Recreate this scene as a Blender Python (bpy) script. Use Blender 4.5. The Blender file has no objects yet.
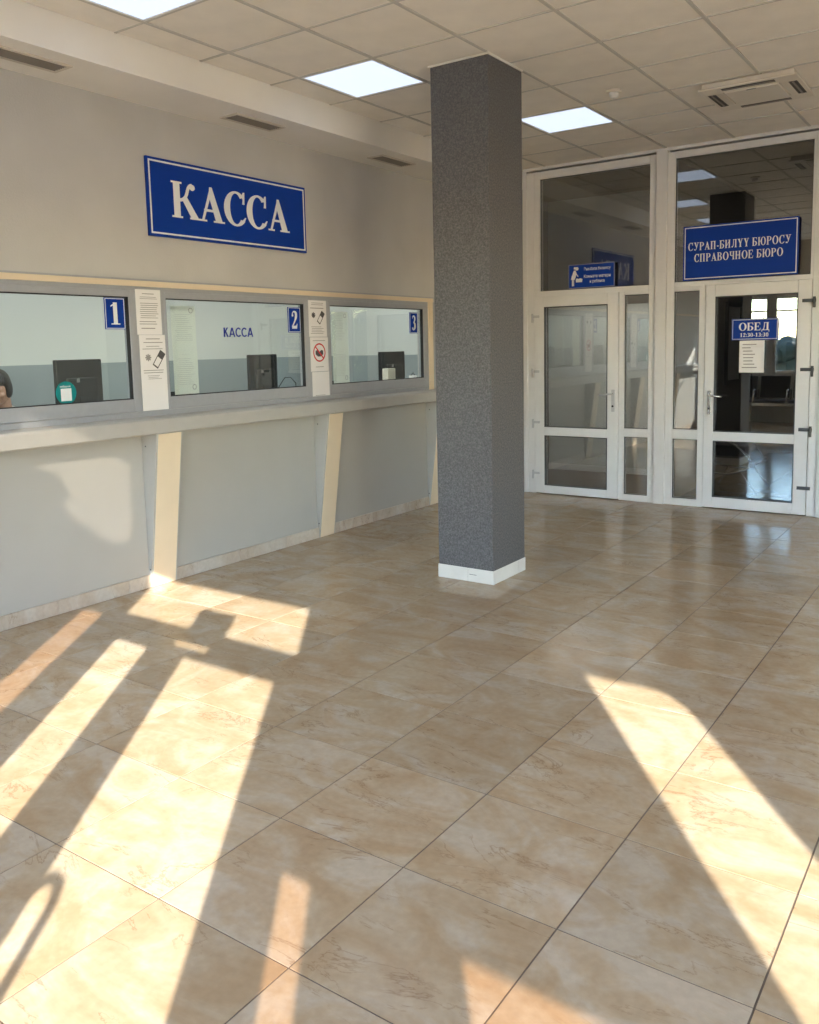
import bpy, bmesh, math, random
from mathutils import Vector, Matrix

S = bpy.context.scene
COL = S.collection
random.seed(7)

# ------------------------------------------------------------------ camera
CAM_Z = 1.5244
cd = bpy.data.cameras.new('camera')
cam = bpy.data.objects.new('camera', cd)
COL.objects.link(cam)
R3 = Matrix(((0.8202, -0.0481, 0.5701), (0.5717, 0.1070, -0.8134), (-0.0219, 0.9931, 0.1153)))
cam.matrix_world = Matrix.Translation((0, 0, CAM_Z)) @ R3.to_4x4()
cd.sensor_fit = 'HORIZONTAL'
cd.sensor_width = 36.0
cd.lens = 856.19 / 819 * 36
cd.shift_y = -(512 - 446.46) / 819
cd.clip_start = 0.02
S.camera = cam

# ------------------------------------------------------------------ world, sun, exposure
SUN_DIR = Vector((-0.6, 0.8, -0.44)).normalized()
w = bpy.data.worlds.new('sky'); S.world = w; w.use_nodes = True
wn = w.node_tree; wn.nodes.clear()
sky = wn.nodes.new('ShaderNodeTexSky'); sky.sky_type = 'NISHITA'; sky.sun_disc = False
sky.sun_elevation = math.radians(23.7); sky.sun_rotation = math.atan2(0.6, -0.8)
sky.dust_density = 0.3; sky.ozone_density = 2.2
bg = wn.nodes.new('ShaderNodeBackground'); bg.inputs[1].default_value = 2.5
wo = wn.nodes.new('ShaderNodeOutputWorld')
wn.links.new(sky.outputs[0], bg.inputs[0]); wn.links.new(bg.outputs[0], wo.inputs[0])
sd = bpy.data.lights.new('sun', 'SUN'); sd.energy = 17.5; sd.angle = math.radians(0.4); sd.color = (1.0, 0.92, 0.81)
sun = bpy.data.objects.new('sun', sd); COL.objects.link(sun)
sun.location = (6, -8, 6)
sun.rotation_euler = SUN_DIR.to_track_quat('-Z', 'Y').to_euler()
PANEL_STRENGTH = 1.0
INNER_STRENGTH = 5.2
S.view_settings.view_transform = 'Standard'
S.view_settings.look = 'None'
S.view_settings.exposure = 0.25
S.view_settings.gamma = 1.0
S.view_settings.use_curve_mapping = False
try:
    S.cycles.use_denoising = True
    S.cycles.max_bounces = 10
    S.cycles.diffuse_bounces = 6
    S.cycles.transparent_max_bounces = 16
    S.cycles.sample_clamp_indirect = 6.0
    S.cycles.caustics_reflective = False
    S.cycles.caustics_refractive = False
except Exception:
    pass

# ------------------------------------------------------------------ dimensions (metres)
WX = -4.547          # left wall plane
BY = 7.93            # glazed back wall plane
H = 3.263            # suspended ceiling
FY = -0.9            # inner face of the entrance front
RX = 6.1             # right wall
SOF_X, SOF_Z = -4.09, 3.07

# ------------------------------------------------------------------ materials
def newmat(name):
    m = bpy.data.materials.new(name); m.use_nodes = True
    nt = m.node_tree
    return m, nt, nt.nodes['Principled BSDF']

def mat(name, col, rough=0.5, metal=0.0, spec=0.5, var=0.0, vscale=8.0, bump=0.0, bscale=60.0, emit=None, estr=0.0, coat=0.0):
    m, nt, b = newmat(name)
    b.inputs['Base Color'].default_value = (*col, 1)
    b.inputs['Roughness'].default_value = rough
    b.inputs['Metallic'].default_value = metal
    b.inputs['Specular IOR Level'].default_value = spec
    b.inputs['Coat Weight'].default_value = coat
    tc = None
    if var or bump:
        tc = nt.nodes.new('ShaderNodeTexCoord')
    if var:
        n = nt.nodes.new('ShaderNodeTexNoise'); n.inputs['Scale'].default_value = vscale; n.inputs['Detail'].default_value = 4
        nt.links.new(tc.outputs['Object'], n.inputs['Vector'])
        r = nt.nodes.new('ShaderNodeValToRGB')
        r.color_ramp.elements[0].position = 0.3; r.color_ramp.elements[1].position = 0.7
        r.color_ramp.elements[0].color = (*[max(0, c * (1 - var)) for c in col], 1)
        r.color_ramp.elements[1].color = (*[min(1, c * (1 + var)) for c in col], 1)
        nt.links.new(n.outputs['Fac'], r.inputs[0]); nt.links.new(r.outputs[0], b.inputs['Base Color'])
    if bump:
        n2 = nt.nodes.new('ShaderNodeTexNoise'); n2.inputs['Scale'].default_value = bscale; n2.inputs['Detail'].default_value = 3
        nt.links.new(tc.outputs['Object'], n2.inputs['Vector'])
        bp = nt.nodes.new('ShaderNodeBump'); bp.inputs['Strength'].default_value = bump; bp.inputs['Distance'].default_value = 0.01
        nt.links.new(n2.outputs['Fac'], bp.inputs['Height']); nt.links.new(bp.outputs[0], b.inputs['Normal'])
    if emit:
        b.inputs['Emission Color'].default_value = (*emit, 1); b.inputs['Emission Strength'].default_value = estr
    return m

def glass_mat(name, tint, refl, rough=0.0):
    """clear pane: looks through with a tint, mirrors a share that grows towards grazing angles"""
    m = bpy.data.materials.new(name); m.use_nodes = True
    nt = m.node_tree; nt.nodes.clear()
    o = nt.nodes.new('ShaderNodeOutputMaterial'); mx = nt.nodes.new('ShaderNodeMixShader')
    t = nt.nodes.new('ShaderNodeBsdfTransparent'); t.inputs[0].default_value = (*tint, 1)
    g = nt.nodes.new('ShaderNodeBsdfGlossy'); g.inputs['Roughness'].default_value = rough; g.inputs[0].default_value = (0.95, 0.97, 0.96, 1)
    lw = nt.nodes.new('ShaderNodeLayerWeight'); lw.inputs[0].default_value = 0.5
    pw = nt.nodes.new('ShaderNodeMath'); pw.operation = 'POWER'; pw.inputs[1].default_value = 4.0
    ml = nt.nodes.new('ShaderNodeMath'); ml.operation = 'MULTIPLY_ADD'; ml.inputs[1].default_value = 1 - refl; ml.inputs[2].default_value = refl
    nt.links.new(lw.outputs['Facing'], pw.inputs[0]); nt.links.new(pw.outputs[0], ml.inputs[0])
    nt.links.new(ml.outputs[0], mx.inputs[0]); nt.links.new(t.outputs[0], mx.inputs[1]); nt.links.new(g.outputs[0], mx.inputs[2])
    nt.links.new(mx.outputs[0], o.inputs[0])
    return m

def marble_tile(name, cols, tone=1.0, rough=0.16):
    m, nt, b = newmat(name)
    L = nt.links.new; N = nt.nodes.new
    tc = N('ShaderNodeTexCoord'); oi = N('ShaderNodeObjectInfo')
    mul = N('ShaderNodeMath'); mul.operation = 'MULTIPLY'; mul.inputs[1].default_value = 53.0
    L(oi.outputs['Random'], mul.inputs[0])
    cmb = N('ShaderNodeCombineXYZ'); L(mul.outputs[0], cmb.inputs[0]); L(mul.outputs[0], cmb.inputs[2])
    add = N('ShaderNodeVectorMath'); add.operation = 'ADD'
    L(tc.outputs['Object'], add.inputs[0]); L(cmb.outputs[0], add.inputs[1])
    # soft clouds stretched along a diagonal
    mp = N('ShaderNodeMapping'); mp.inputs['Rotation'].default_value = (0, 0, 0.5); mp.inputs['Scale'].default_value = (1.0, 1.5, 1.0)
    L(add.outputs[0], mp.inputs[0])
    n1 = N('ShaderNodeTexNoise'); n1.inputs['Scale'].default_value = 2.4; n1.inputs['Detail'].default_value = 6; n1.inputs['Roughness'].default_value = 0.58; n1.inputs['Distortion'].default_value = 1.4
    L(mp.outputs[0], n1.inputs['Vector'])
    r1 = N('ShaderNodeValToRGB'); e = r1.color_ramp.elements
    e[0].position = 0.35; e[0].color = (*[c * tone for c in cols[0]], 1)
    e[1].position = 0.62; e[1].color = (*[c * tone for c in cols[2]], 1)
    mid = e.new(0.5); mid.color = (*[c * tone for c in cols[1]], 1)
    L(n1.outputs['Fac'], r1.inputs[0])
    # fine mottling
    n2 = N('ShaderNodeTexNoise'); n2.inputs['Scale'].default_value = 38; n2.inputs['Detail'].default_value = 4
    L(add.outputs[0], n2.inputs['Vector'])
    r2 = N('ShaderNodeValToRGB'); r2.color_ramp.elements[0].position = 0.25; r2.color_ramp.elements[0].color = (0.86, 0.85, 0.84, 1)
    r2.color_ramp.elements[1].position = 0.75; r2.color_ramp.elements[1].color = (1, 1, 1, 1)
    L(n2.outputs['Fac'], r2.inputs[0])
    mx = N('ShaderNodeMix'); mx.data_type = 'RGBA'; mx.blend_type = 'MULTIPLY'; mx.inputs[0].default_value = 1
    L(r1.outputs[0], mx.inputs[6]); L(r2.outputs[0], mx.inputs[7])
    # thin brown veins: zero line of a distorted noise, broken up by a second noise
    n3 = N('ShaderNodeTexNoise'); n3.inputs['Scale'].default_value = 2.3; n3.inputs['Detail'].default_value = 7; n3.inputs['Roughness'].default_value = 0.62; n3.inputs['Distortion'].default_value = 0.7
    mp3 = N('ShaderNodeMapping'); mp3.inputs['Location'].default_value = (7, 3, 1); mp3.inputs['Rotation'].default_value = (0, 0, 0.6); mp3.inputs['Scale'].default_value = (0.8, 2.3, 1)
    L(add.outputs[0], mp3.inputs[0]); L(mp3.outputs[0], n3.inputs['Vector'])
    sb = N('ShaderNodeMath'); sb.operation = 'SUBTRACT'; sb.inputs[1].default_value = 0.5; L(n3.outputs['Fac'], sb.inputs[0])
    ab = N('ShaderNodeMath'); ab.operation = 'ABSOLUTE'; L(sb.outputs[0], ab.inputs[0])
    r3 = N('ShaderNodeValToRGB'); r3.color_ramp.elements[0].position = 0.0; r3.color_ramp.elements[0].color = (1, 1, 1, 1)
    r3.color_ramp.elements[1].position = 0.011; r3.color_ramp.elements[1].color = (0, 0, 0, 1)
    L(ab.outputs[0], r3.inputs[0])
    n4 = N('ShaderNodeTexNoise'); n4.inputs['Scale'].default_value = 3.4; n4.inputs['Detail'].default_value = 2
    mp4 = N('ShaderNodeMapping'); mp4.inputs['Location'].default_value = (31, 12, 5); L(add.outputs[0], mp4.inputs[0]); L(mp4.outputs[0], n4.inputs['Vector'])
    r4 = N('ShaderNodeValToRGB'); r4.color_ramp.elements[0].position = 0.44; r4.color_ramp.elements[0].color = (0, 0, 0, 1)
    r4.color_ramp.elements[1].position = 0.56; r4.color_ramp.elements[1].color = (0.55, 0.55, 0.55, 1)
    L(n4.outputs['Fac'], r4.inputs[0])
    vm = N('ShaderNodeMath'); vm.operation = 'MULTIPLY'; L(r3.outputs[0], vm.inputs[0]); L(r4.outputs[0], vm.inputs[1])
    mv = N('ShaderNodeMix'); mv.data_type = 'RGBA'; L(vm.outputs[0], mv.inputs[0])
    L(mx.outputs[2], mv.inputs[6]); mv.inputs[7].default_value = (0.22 * tone, 0.125 * tone, 0.065 * tone, 1)
    # tile to tile brightness
    br = N('ShaderNodeMath'); br.operation = 'MULTIPLY_ADD'; br.inputs[1].default_value = 0.16; br.inputs[2].default_value = 0.93
    L(oi.outputs['Random'], br.inputs[0])
    vs = N('ShaderNodeVectorMath'); vs.operation = 'SCALE'; L(mv.outputs[2], vs.inputs[0]); L(br.outputs[0], vs.inputs['Scale'])
    L(vs.outputs[0], b.inputs['Base Color'])
    rr = N('ShaderNodeMath'); rr.operation = 'MULTIPLY_ADD'; rr.inputs[1].default_value = 0.12; rr.inputs[2].default_value = rough - 0.06
    L(n2.outputs['Fac'], rr.inputs[0]); L(rr.outputs[0], b.inputs['Roughness'])
    b.inputs['Specular IOR Level'].default_value = 0.5
    return m

def speckle_mat(name):
    m, nt, b = newmat(name)
    L = nt.links.new; N = nt.nodes.new
    tc = N('ShaderNodeTexCoord')
    n = N('ShaderNodeTexNoise'); n.inputs['Scale'].default_value = 95; n.inputs['Detail'].default_value = 6; n.inputs['Roughness'].default_value = 0.7
    L(tc.outputs['Object'], n.inputs['Vector'])
    r = N('ShaderNodeValToRGB'); e = r.color_ramp.elements
    e[0].position = 0.36; e[0].color = (0.075, 0.076, 0.082, 1)
    e[1].position = 0.66; e[1].color = (0.18, 0.178, 0.183, 1)
    k = e.new(0.5); k.color = (0.115, 0.115, 0.122, 1)
    L(n.outputs['Fac'], r.inputs[0]); L(r.outputs[0], b.inputs['Base Color'])
    bp = N('ShaderNodeBump'); bp.inputs['Strength'].default_value = 0.5; bp.inputs['Distance'].default_value = 0.004
    L(n.outputs['Fac'], bp.inputs['Height']); L(bp.outputs[0], b.inputs['Normal'])
    b.inputs['Roughness'].default_value = 0.75
    return m

M = {}
M['tile'] = marble_tile('beige_marble_tile', ((0.45, 0.325, 0.20), (0.495, 0.388, 0.265), (0.53, 0.447, 0.345)))
M['skirting'] = marble_tile('skirting_marble', ((0.52, 0.43, 0.34), (0.58, 0.50, 0.42), (0.62, 0.57, 0.51)), 1.0, 0.3)
M['grout'] = mat('grout', (0.16, 0.125, 0.10), 0.9)
M['wall'] = mat('wall_plaster', (0.565, 0.55, 0.535), 0.7, var=0.05, vscale=2.2, bump=0.15, bscale=130)
M['ceil'] = mat('ceiling_tile', (0.90, 0.845, 0.76), 0.85, var=0.04, vscale=5, bump=0.1, bscale=220)
M['teebar'] = mat('ceiling_grid', (0.60, 0.57, 0.52), 0.7)  # bars coloured darker than the tiles to stand in for shadow gaps
M['soffit'] = mat('soffit_plaster', (0.90, 0.865, 0.80), 0.7, var=0.03, vscale=2)
M['pillar'] = speckle_mat('grey_flecked_render')
M['whitetile'] = mat('white_ceramic', (0.75, 0.74, 0.70), 0.25, var=0.04)
M['pvc'] = mat('white_pvc', (0.80, 0.795, 0.795), 0.35, var=0.02)
M['alu'] = mat('grey_aluminium', (0.42, 0.43, 0.46), 0.42, metal=0.2, var=0.03, vscale=30)
M['panel'] = mat('counter_sheet', (0.45, 0.44, 0.415), 0.38, var=0.03, vscale=2)
M['ledge'] = mat('counter_ledge', (0.46, 0.445, 0.42), 0.4, var=0.03, vscale=10)
M['cream'] = mat('cream_strip', (0.80, 0.67, 0.50), 0.5, var=0.02)
M['seal'] = mat('black_seal', (0.015, 0.015, 0.017), 0.6)
M['hardware'] = mat('pale_grey_hardware', (0.58, 0.58, 0.60), 0.35)
M['black'] = mat('black_plastic', (0.016, 0.017, 0.02), 0.35)
M['darkgrey'] = mat('dark_grey_plastic', (0.06, 0.065, 0.07), 0.45)
M['white'] = mat('white_paint', (0.80, 0.80, 0.79), 0.5)
M['paper'] = mat('paper', (0.86, 0.84, 0.84), 0.8)
def thin_paper(name, col):
    m, nt, b = newmat(name)
    b.inputs['Base Color'].default_value = (*col, 1); b.inputs['Roughness'].default_value = 0.9
    t = nt.nodes.new('ShaderNodeBsdfTranslucent'); t.inputs[0].default_value = (*col, 1)
    mx = nt.nodes.new('ShaderNodeMixShader'); mx.inputs[0].default_value = 0.62
    o = nt.nodes['Material Output']
    nt.links.new(b.outputs[0], mx.inputs[1]); nt.links.new(t.outputs[0], mx.inputs[2]); nt.links.new(mx.outputs[0], o.inputs[0])
    return m
M['thinpaper'] = thin_paper('thin_paper', (0.86, 0.88, 0.80))
M['inkfaint'] = mat('ink_faint', (0.68, 0.69, 0.66), 0.8)
M['ink'] = mat('ink_grey', (0.33, 0.31, 0.31), 0.8)
M['inkdark'] = mat('ink_dark', (0.09, 0.085, 0.09), 0.8)
M['red'] = mat('print_red', (0.65, 0.03, 0.05), 0.7)
M['blue'] = mat('sign_blue', (0.002, 0.042, 0.33), 0.5, spec=0.25)
M['blueink'] = mat('vinyl_blue', (0.004, 0.02, 0.30), 0.6)
M['signwhite'] = mat('sign_white', (0.86, 0.87, 0.89), 0.5)
M['teal'] = mat('sticker_teal', (0.0, 0.24, 0.25), 0.5)
M['steel'] = mat('brushed_steel', (0.62, 0.62, 0.62), 0.25, metal=1.0)
M['chrome'] = mat('chrome', (0.8, 0.8, 0.8), 0.08, metal=1.0)
M['brown'] = mat('dark_brown_wood', (0.035, 0.02, 0.014), 0.5, var=0.2, vscale=12)
M['room_white'] = mat('cash_room_upper_paint', (0.76, 0.78, 0.765), 0.7)
M['room_blue'] = mat('cash_room_lower_paint', (0.36, 0.41, 0.43), 0.6)
M['desk'] = mat('desk_laminate', (0.45, 0.36, 0.26), 0.45, var=0.08, vscale=10)
M['slat'] = mat('vent_slat', (0.25, 0.22, 0.19), 0.5)
M['vent'] = mat('vent_paint', (0.68, 0.62, 0.54), 0.5)
M['ventdark'] = mat('vent_dark', (0.06, 0.055, 0.05), 0.7)
M['acbody'] = mat('aged_white_plastic', (0.80, 0.74, 0.64), 0.45)
M['facade'] = mat('front_wall_paint', (0.60, 0.56, 0.50), 0.7)
M['lamp'] = mat('lamp_diffuser', (0.2, 0.2, 0.2), 0.5, emit=(0.70, 0.80, 1.0), estr=PANEL_STRENGTH)
M['lamp_inner'] = mat('lamp_diffuser_inner', (0.9, 0.9, 0.9), 0.5, emit=(0.95, 1.0, 0.97), estr=INNER_STRENGTH)
M['fill_glow'] = mat('fill_light_glow', (0.9, 0.9, 0.9), 0.5, emit=(1.0, 0.98, 0.92), estr=2.0)  # glow of the fill panels added behind the glass doors
M['glass_cash'] = glass_mat('cash_window_glass', (0.95, 0.98, 0.97), 0.07)
M['glass_door'] = glass_mat('door_double_glazing', (0.82, 0.82, 0.81), 0.165)
M['glass_front'] = glass_mat('front_glazing', (0.97, 0.98, 0.97), 0.04)
M['glass_dim_warm'] = glass_mat('warm_sun_dimming_glazing', (0.70, 0.61, 0.53), 0.04)  # warm tint added to dim single sun strips on the floor
M['glass_dim'] = glass_mat('sun_dimming_glazing', (0.36, 0.35, 0.33), 0.04)  # tint added to weaken the sun patch on the counter panel
M['bureau_wall'] = mat('bureau_wall_unlit', (0.17, 0.155, 0.14), 0.7)  # dark colour stands in for the room being unlit
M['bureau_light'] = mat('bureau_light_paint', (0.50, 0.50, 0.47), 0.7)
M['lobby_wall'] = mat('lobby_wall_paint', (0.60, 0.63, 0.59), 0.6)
M['lobby_floor'] = mat('dark_lobby_tile', (0.075, 0.05, 0.042), 0.3, var=0.2, vscale=6)
M['bureau_floor'] = mat('grey_tile_sky_tint', (0.16, 0.19, 0.23), 0.18, var=0.15, vscale=4)  # blue in the colour stands in for sky reflected on grey tile
M['leather'] = mat('black_leather', (0.012, 0.012, 0.013), 0.4)
M['curtain'] = mat('pale_curtain', (0.62, 0.62, 0.62), 0.9)
M['leaf'] = mat('hedge_leaf', (0.03, 0.045, 0.03), 0.7, var=0.4, vscale=20)
M['pavement'] = mat('outside_pavement', (0.52, 0.49, 0.45), 0.9, var=0.1)
M['skin'] = mat('skin', (0.52, 0.29, 0.20), 0.55)
M['hair'] = mat('dark_hair', (0.012, 0.009, 0.008), 0.5)
M['shirt'] = mat('white_shirt', (0.72, 0.70, 0.67), 0.85)
M['trousers'] = mat('dark_trousers', (0.03, 0.03, 0.04), 0.85)
M['eye'] = mat('eye_dark', (0.02, 0.015, 0.012), 0.2)
M['lip'] = mat('lip', (0.36, 0.12, 0.10), 0.5)
M['mug'] = mat('white_china', (0.8, 0.79, 0.77), 0.3)
M['terminal'] = mat('ivory_plastic', (0.62, 0.58, 0.50), 0.45)

# ------------------------------------------------------------------ helpers
def tag(o, label=None, cat=None, group=None, kind=None):
    if label: o['label'] = label
    if cat: o['category'] = cat
    if group: o['group'] = group
    if kind: o['kind'] = kind
    return o

def empty(name, loc, label=None, cat=None, group=None, kind=None):
    o = bpy.data.objects.new(name, None); COL.objects.link(o)
    o.empty_display_size = 0.05
    o.location = loc
    return tag(o, label, cat, group, kind)

def wpos(o):
    v = Vector((0, 0, 0))
    while o:
        v += o.location; o = o.parent
    return v

class MB:
    """collects shapes in world coordinates; build() links them as one mesh"""
    def __init__(s): s.v = []; s.f = []
    def add(s, vs, fs):
        n = len(s.v); s.v += [tuple(v) for v in vs]; s.f += [[i + n for i in f] for f in fs]; return s
    def box(s, x0, x1, y0, y1, z0, z1):
        if x0 > x1: x0, x1 = x1, x0
        if y0 > y1: y0, y1 = y1, y0
        if z0 > z1: z0, z1 = z1, z0
        vs = [(x0, y0, z0), (x1, y0, z0), (x1, y1, z0), (x0, y1, z0), (x0, y0, z1), (x1, y0, z1), (x1, y1, z1), (x0, y1, z1)]
        return s.add(vs, [[0, 3, 2, 1], [4, 5, 6, 7], [0, 1, 5, 4], [1, 2, 6, 5], [2, 3, 7, 6], [3, 0, 4, 7]])
    def prism(s, poly, fn, d0, d1):
        """poly in (u,v); fn(u,v,d) -> world point"""
        n = len(poly)
        vs = [fn(u, v, d0) for u, v in poly] + [fn(u, v, d1) for u, v in poly]
        fs = [list(range(n))[::-1], list(range(n, 2 * n))] + [[i, (i + 1) % n, n + (i + 1) % n, n + i] for i in range(n)]
        return s.add(vs, fs)
    def tube(s, pts, r, seg=10, caps=True):
        pts = [Vector(p) for p in pts]; rs = r if isinstance(r, (list, tuple)) else [r] * len(pts)
        base = len(s.v); rings = []
        prev = None
        for i, p in enumerate(pts):
            t = (pts[min(i + 1, len(pts) - 1)] - pts[max(i - 1, 0)]).normalized()
            if prev is None:
                a = Vector((0, 0, 1)) if abs(t.z) < 0.9 else Vector((1, 0, 0))
                n1 = t.cross(a).normalized()
            else:
                n1 = (prev - t * prev.dot(t)).normalized()
            prev = n1; n2 = t.cross(n1)
            rings.append([p + (n1 * math.cos(2 * math.pi * k / seg) + n2 * math.sin(2 * math.pi * k / seg)) * rs[i] for k in range(seg)])
        vs = [v for rg in rings for v in rg]
        fs = []
        for i in range(len(rings) - 1):
            for k in range(seg):
                a = i * seg + k; b = i * seg + (k + 1) % seg
                fs.append([a, b, b + seg, a + seg])
        if caps:
            fs.append(list(range(seg))[::-1]); fs.append([(len(rings) - 1) * seg + k for k in range(seg)])
        return s.add(vs, fs)
    def lathe(s, c, prof, seg=24, axis='z'):
        vs = []; fs = []
        for (r, h) in prof:
            for k in range(seg):
                a = 2 * math.pi * k / seg
                p = {'z': (r * math.cos(a), r * math.sin(a), h), 'x': (h, r * math.cos(a), r * math.sin(a)), 'y': (r * math.sin(a), h, r * math.cos(a))}[axis]
                vs.append((c[0] + p[0], c[1] + p[1], c[2] + p[2]))
        for i in range(len(prof) - 1):
            for k in range(seg):
                a = i * seg + k; b = i * seg + (k + 1) % seg
                fs.append([a, b, b + seg, a + seg])
        fs.append(list(range(seg))[::-1]); fs.append([(len(prof) - 1) * seg + k for k in range(seg)])
        return s.add(vs, fs)
    def ellipsoid(s, c, r, rot=None, seg=20, rings=12):
        vs = []; fs = []; c = Vector(c)
        for i in range(rings + 1):
            th = math.pi * i / rings
            for k in range(seg):
                ph = 2 * math.pi * k / seg
                p = Vector((r[0] * math.sin(th) * math.cos(ph), r[1] * math.sin(th) * math.sin(ph), r[2] * math.cos(th)))
                if rot: p = rot @ p
                vs.append(c + p)
        for i in range(rings):
            for k in range(seg):
                a = i * seg + k; b = i * seg + (k + 1) % seg
                fs.append([a, a + seg, b + seg, b])
        return s.add(vs, fs)
    def build(s, name, m, parent=None, bevel=0.0, smooth=False, origin=None, seg=2):
        me = bpy.data.meshes.new(name)
        if parent is not None: off = wpos(parent)
        else: off = Vector((0, 0, 0))
        o_loc = Vector(origin) if origin is not None else (off if parent is not None else s.base())
        me.from_pydata([tuple(Vector(v) - o_loc) for v in s.v], [], s.f)
        me.update()
        bm = bmesh.new(); bm.from_mesh(me); bmesh.ops.recalc_face_normals(bm, faces=bm.faces[:]); bm.to_mesh(me); bm.free()
        if smooth:
            for p in me.polygons: p.use_smooth = True
        me.materials.append(M[m] if isinstance(m, str) else m)
        o = bpy.data.objects.new(name, me); COL.objects.link(o)
        o.location = o_loc - off if parent is not None else o_loc
        if parent is not None: o.parent = parent
        if bevel:
            b = o.modifiers.new('bevel', 'BEVEL'); b.width = bevel; b.segments = seg; b.limit_method = 'ANGLE'
        return o
    def base(s):
        xs = [v[0] for v in s.v]; ys = [v[1] for v in s.v]; zs = [v[2] for v in s.v]
        return Vector(((min(xs) + max(xs)) / 2, (min(ys) + max(ys)) / 2, min(zs)))

def box(name, m, parent, x0, x1, y0, y1, z0, z1, bevel=0.0):
    return MB().box(x0, x1, y0, y1, z0, z1).build(name, m, parent, bevel)

def copy_tree(o, parent=None):
    c = o.copy(); COL.objects.link(c)
    if parent is not None:
        c.parent = parent
    for ch in list(o.children):
        copy_tree(ch, c)
    return c

def holes(x0, x1, z0, z1, hs):
    """rectangles that fill x0..x1 by z0..z1 around the openings hs"""
    xs = sorted(set([x0, x1] + [min(max(v, x0), x1) for h in hs for v in h[:2]]))
    zs = sorted(set([z0, z1] + [min(max(v, z0), z1) for h in hs for v in h[2:]]))
    out = []
    for a, b in zip(xs, xs[1:]):
        run = None
        for c, d in zip(zs, zs[1:]):
            mx, mz = (a + b) / 2, (c + d) / 2
            solid = not any(h[0] < mx < h[1] and h[2] < mz < h[3] for h in hs)
            if solid:
                if run: run[3] = d
                else: run = [a, b, c, d]
            elif run: out.append(run); run = None
        if run: out.append(run)
    return out

def left_fn(y0, z0, x0):   # sign plane on the left wall: u along +y, v up, depth towards the room
    return lambda u, v, d: (x0 + d, y0 + u, z0 + v)
def back_fn(x0, z0, y0):   # sign plane on the back wall: u along +x, v up, depth towards the camera
    return lambda u, v, d: (x0 + u, y0 - d, z0 + v)

# ------------------------------------------------------------------ a bold serif alphabet drawn as polygons (cap height 1)
T, TH, SE, EX = 0.20, 0.075, 0.05, 0.07
def rect(a, b, c, d): return [(a, c), (b, c), (b, d), (a, d)]
def ribbon(pts, ws):
    out = []; q = []
    n = len(pts)
    for i in range(n):
        x0, y0 = pts[max(i - 1, 0)]; x1, y1 = pts[min(i + 1, n - 1)]
        dx, dy = x1 - x0, y1 - y0; l = math.hypot(dx, dy) or 1
        nx, ny = -dy / l, dx / l; h = ws[i] / 2
        q.append(((pts[i][0] + nx * h, pts[i][1] + ny * h), (pts[i][0] - nx * h, pts[i][1] - ny * h)))
    for (a, b), (c, d) in zip(q, q[1:]): out.append([b, d, c, a])
    return out
def ring(cx, cy, rx, ry, tx, ty, a0=0, a1=360, n=32):
    out = []
    pt = lambda a, sx, sy: (cx + sx * math.cos(a), cy + sy * math.sin(a))
    for k in range(n):
        a = math.radians(a0 + (a1 - a0) * k / n); b = math.radians(a0 + (a1 - a0) * (k + 1) / n)
        out.append([pt(a, rx - tx, ry - ty), pt(a, rx, ry), pt(b, rx, ry), pt(b, rx - tx, ry - ty)])
    return out
def disc(cx, cy, r, n=14): return [(cx + r * math.cos(2 * math.pi * k / n), cy + r * math.sin(2 * math.pi * k / n)) for k in range(n)]
def stem(x, top=True, bot=True, t=T, y0=0, y1=1):
    o = [rect(x, x + t, y0, y1)]
    if bot: o.append(rect(x - EX, x + t + EX, y0, y0 + SE))
    if top: o.append(rect(x - EX, x + t + EX, y1 - SE, y1))
    return o
def bez(p0, p1, p2, n=8):
    return [((1 - t) ** 2 * p0[0] + 2 * t * (1 - t) * p1[0] + t * t * p2[0], (1 - t) ** 2 * p0[1] + 2 * t * (1 - t) * p1[1] + t * t * p2[1]) for t in [k / n for k in range(n + 1)]]
def lerpw(a, b, n): return [a + (b - a) * k / n for k in range(n + 1)]
def bulge(a, b, n): return [a + (b - a) * math.sin(math.pi * k / n) for k in range(n + 1)]
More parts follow.
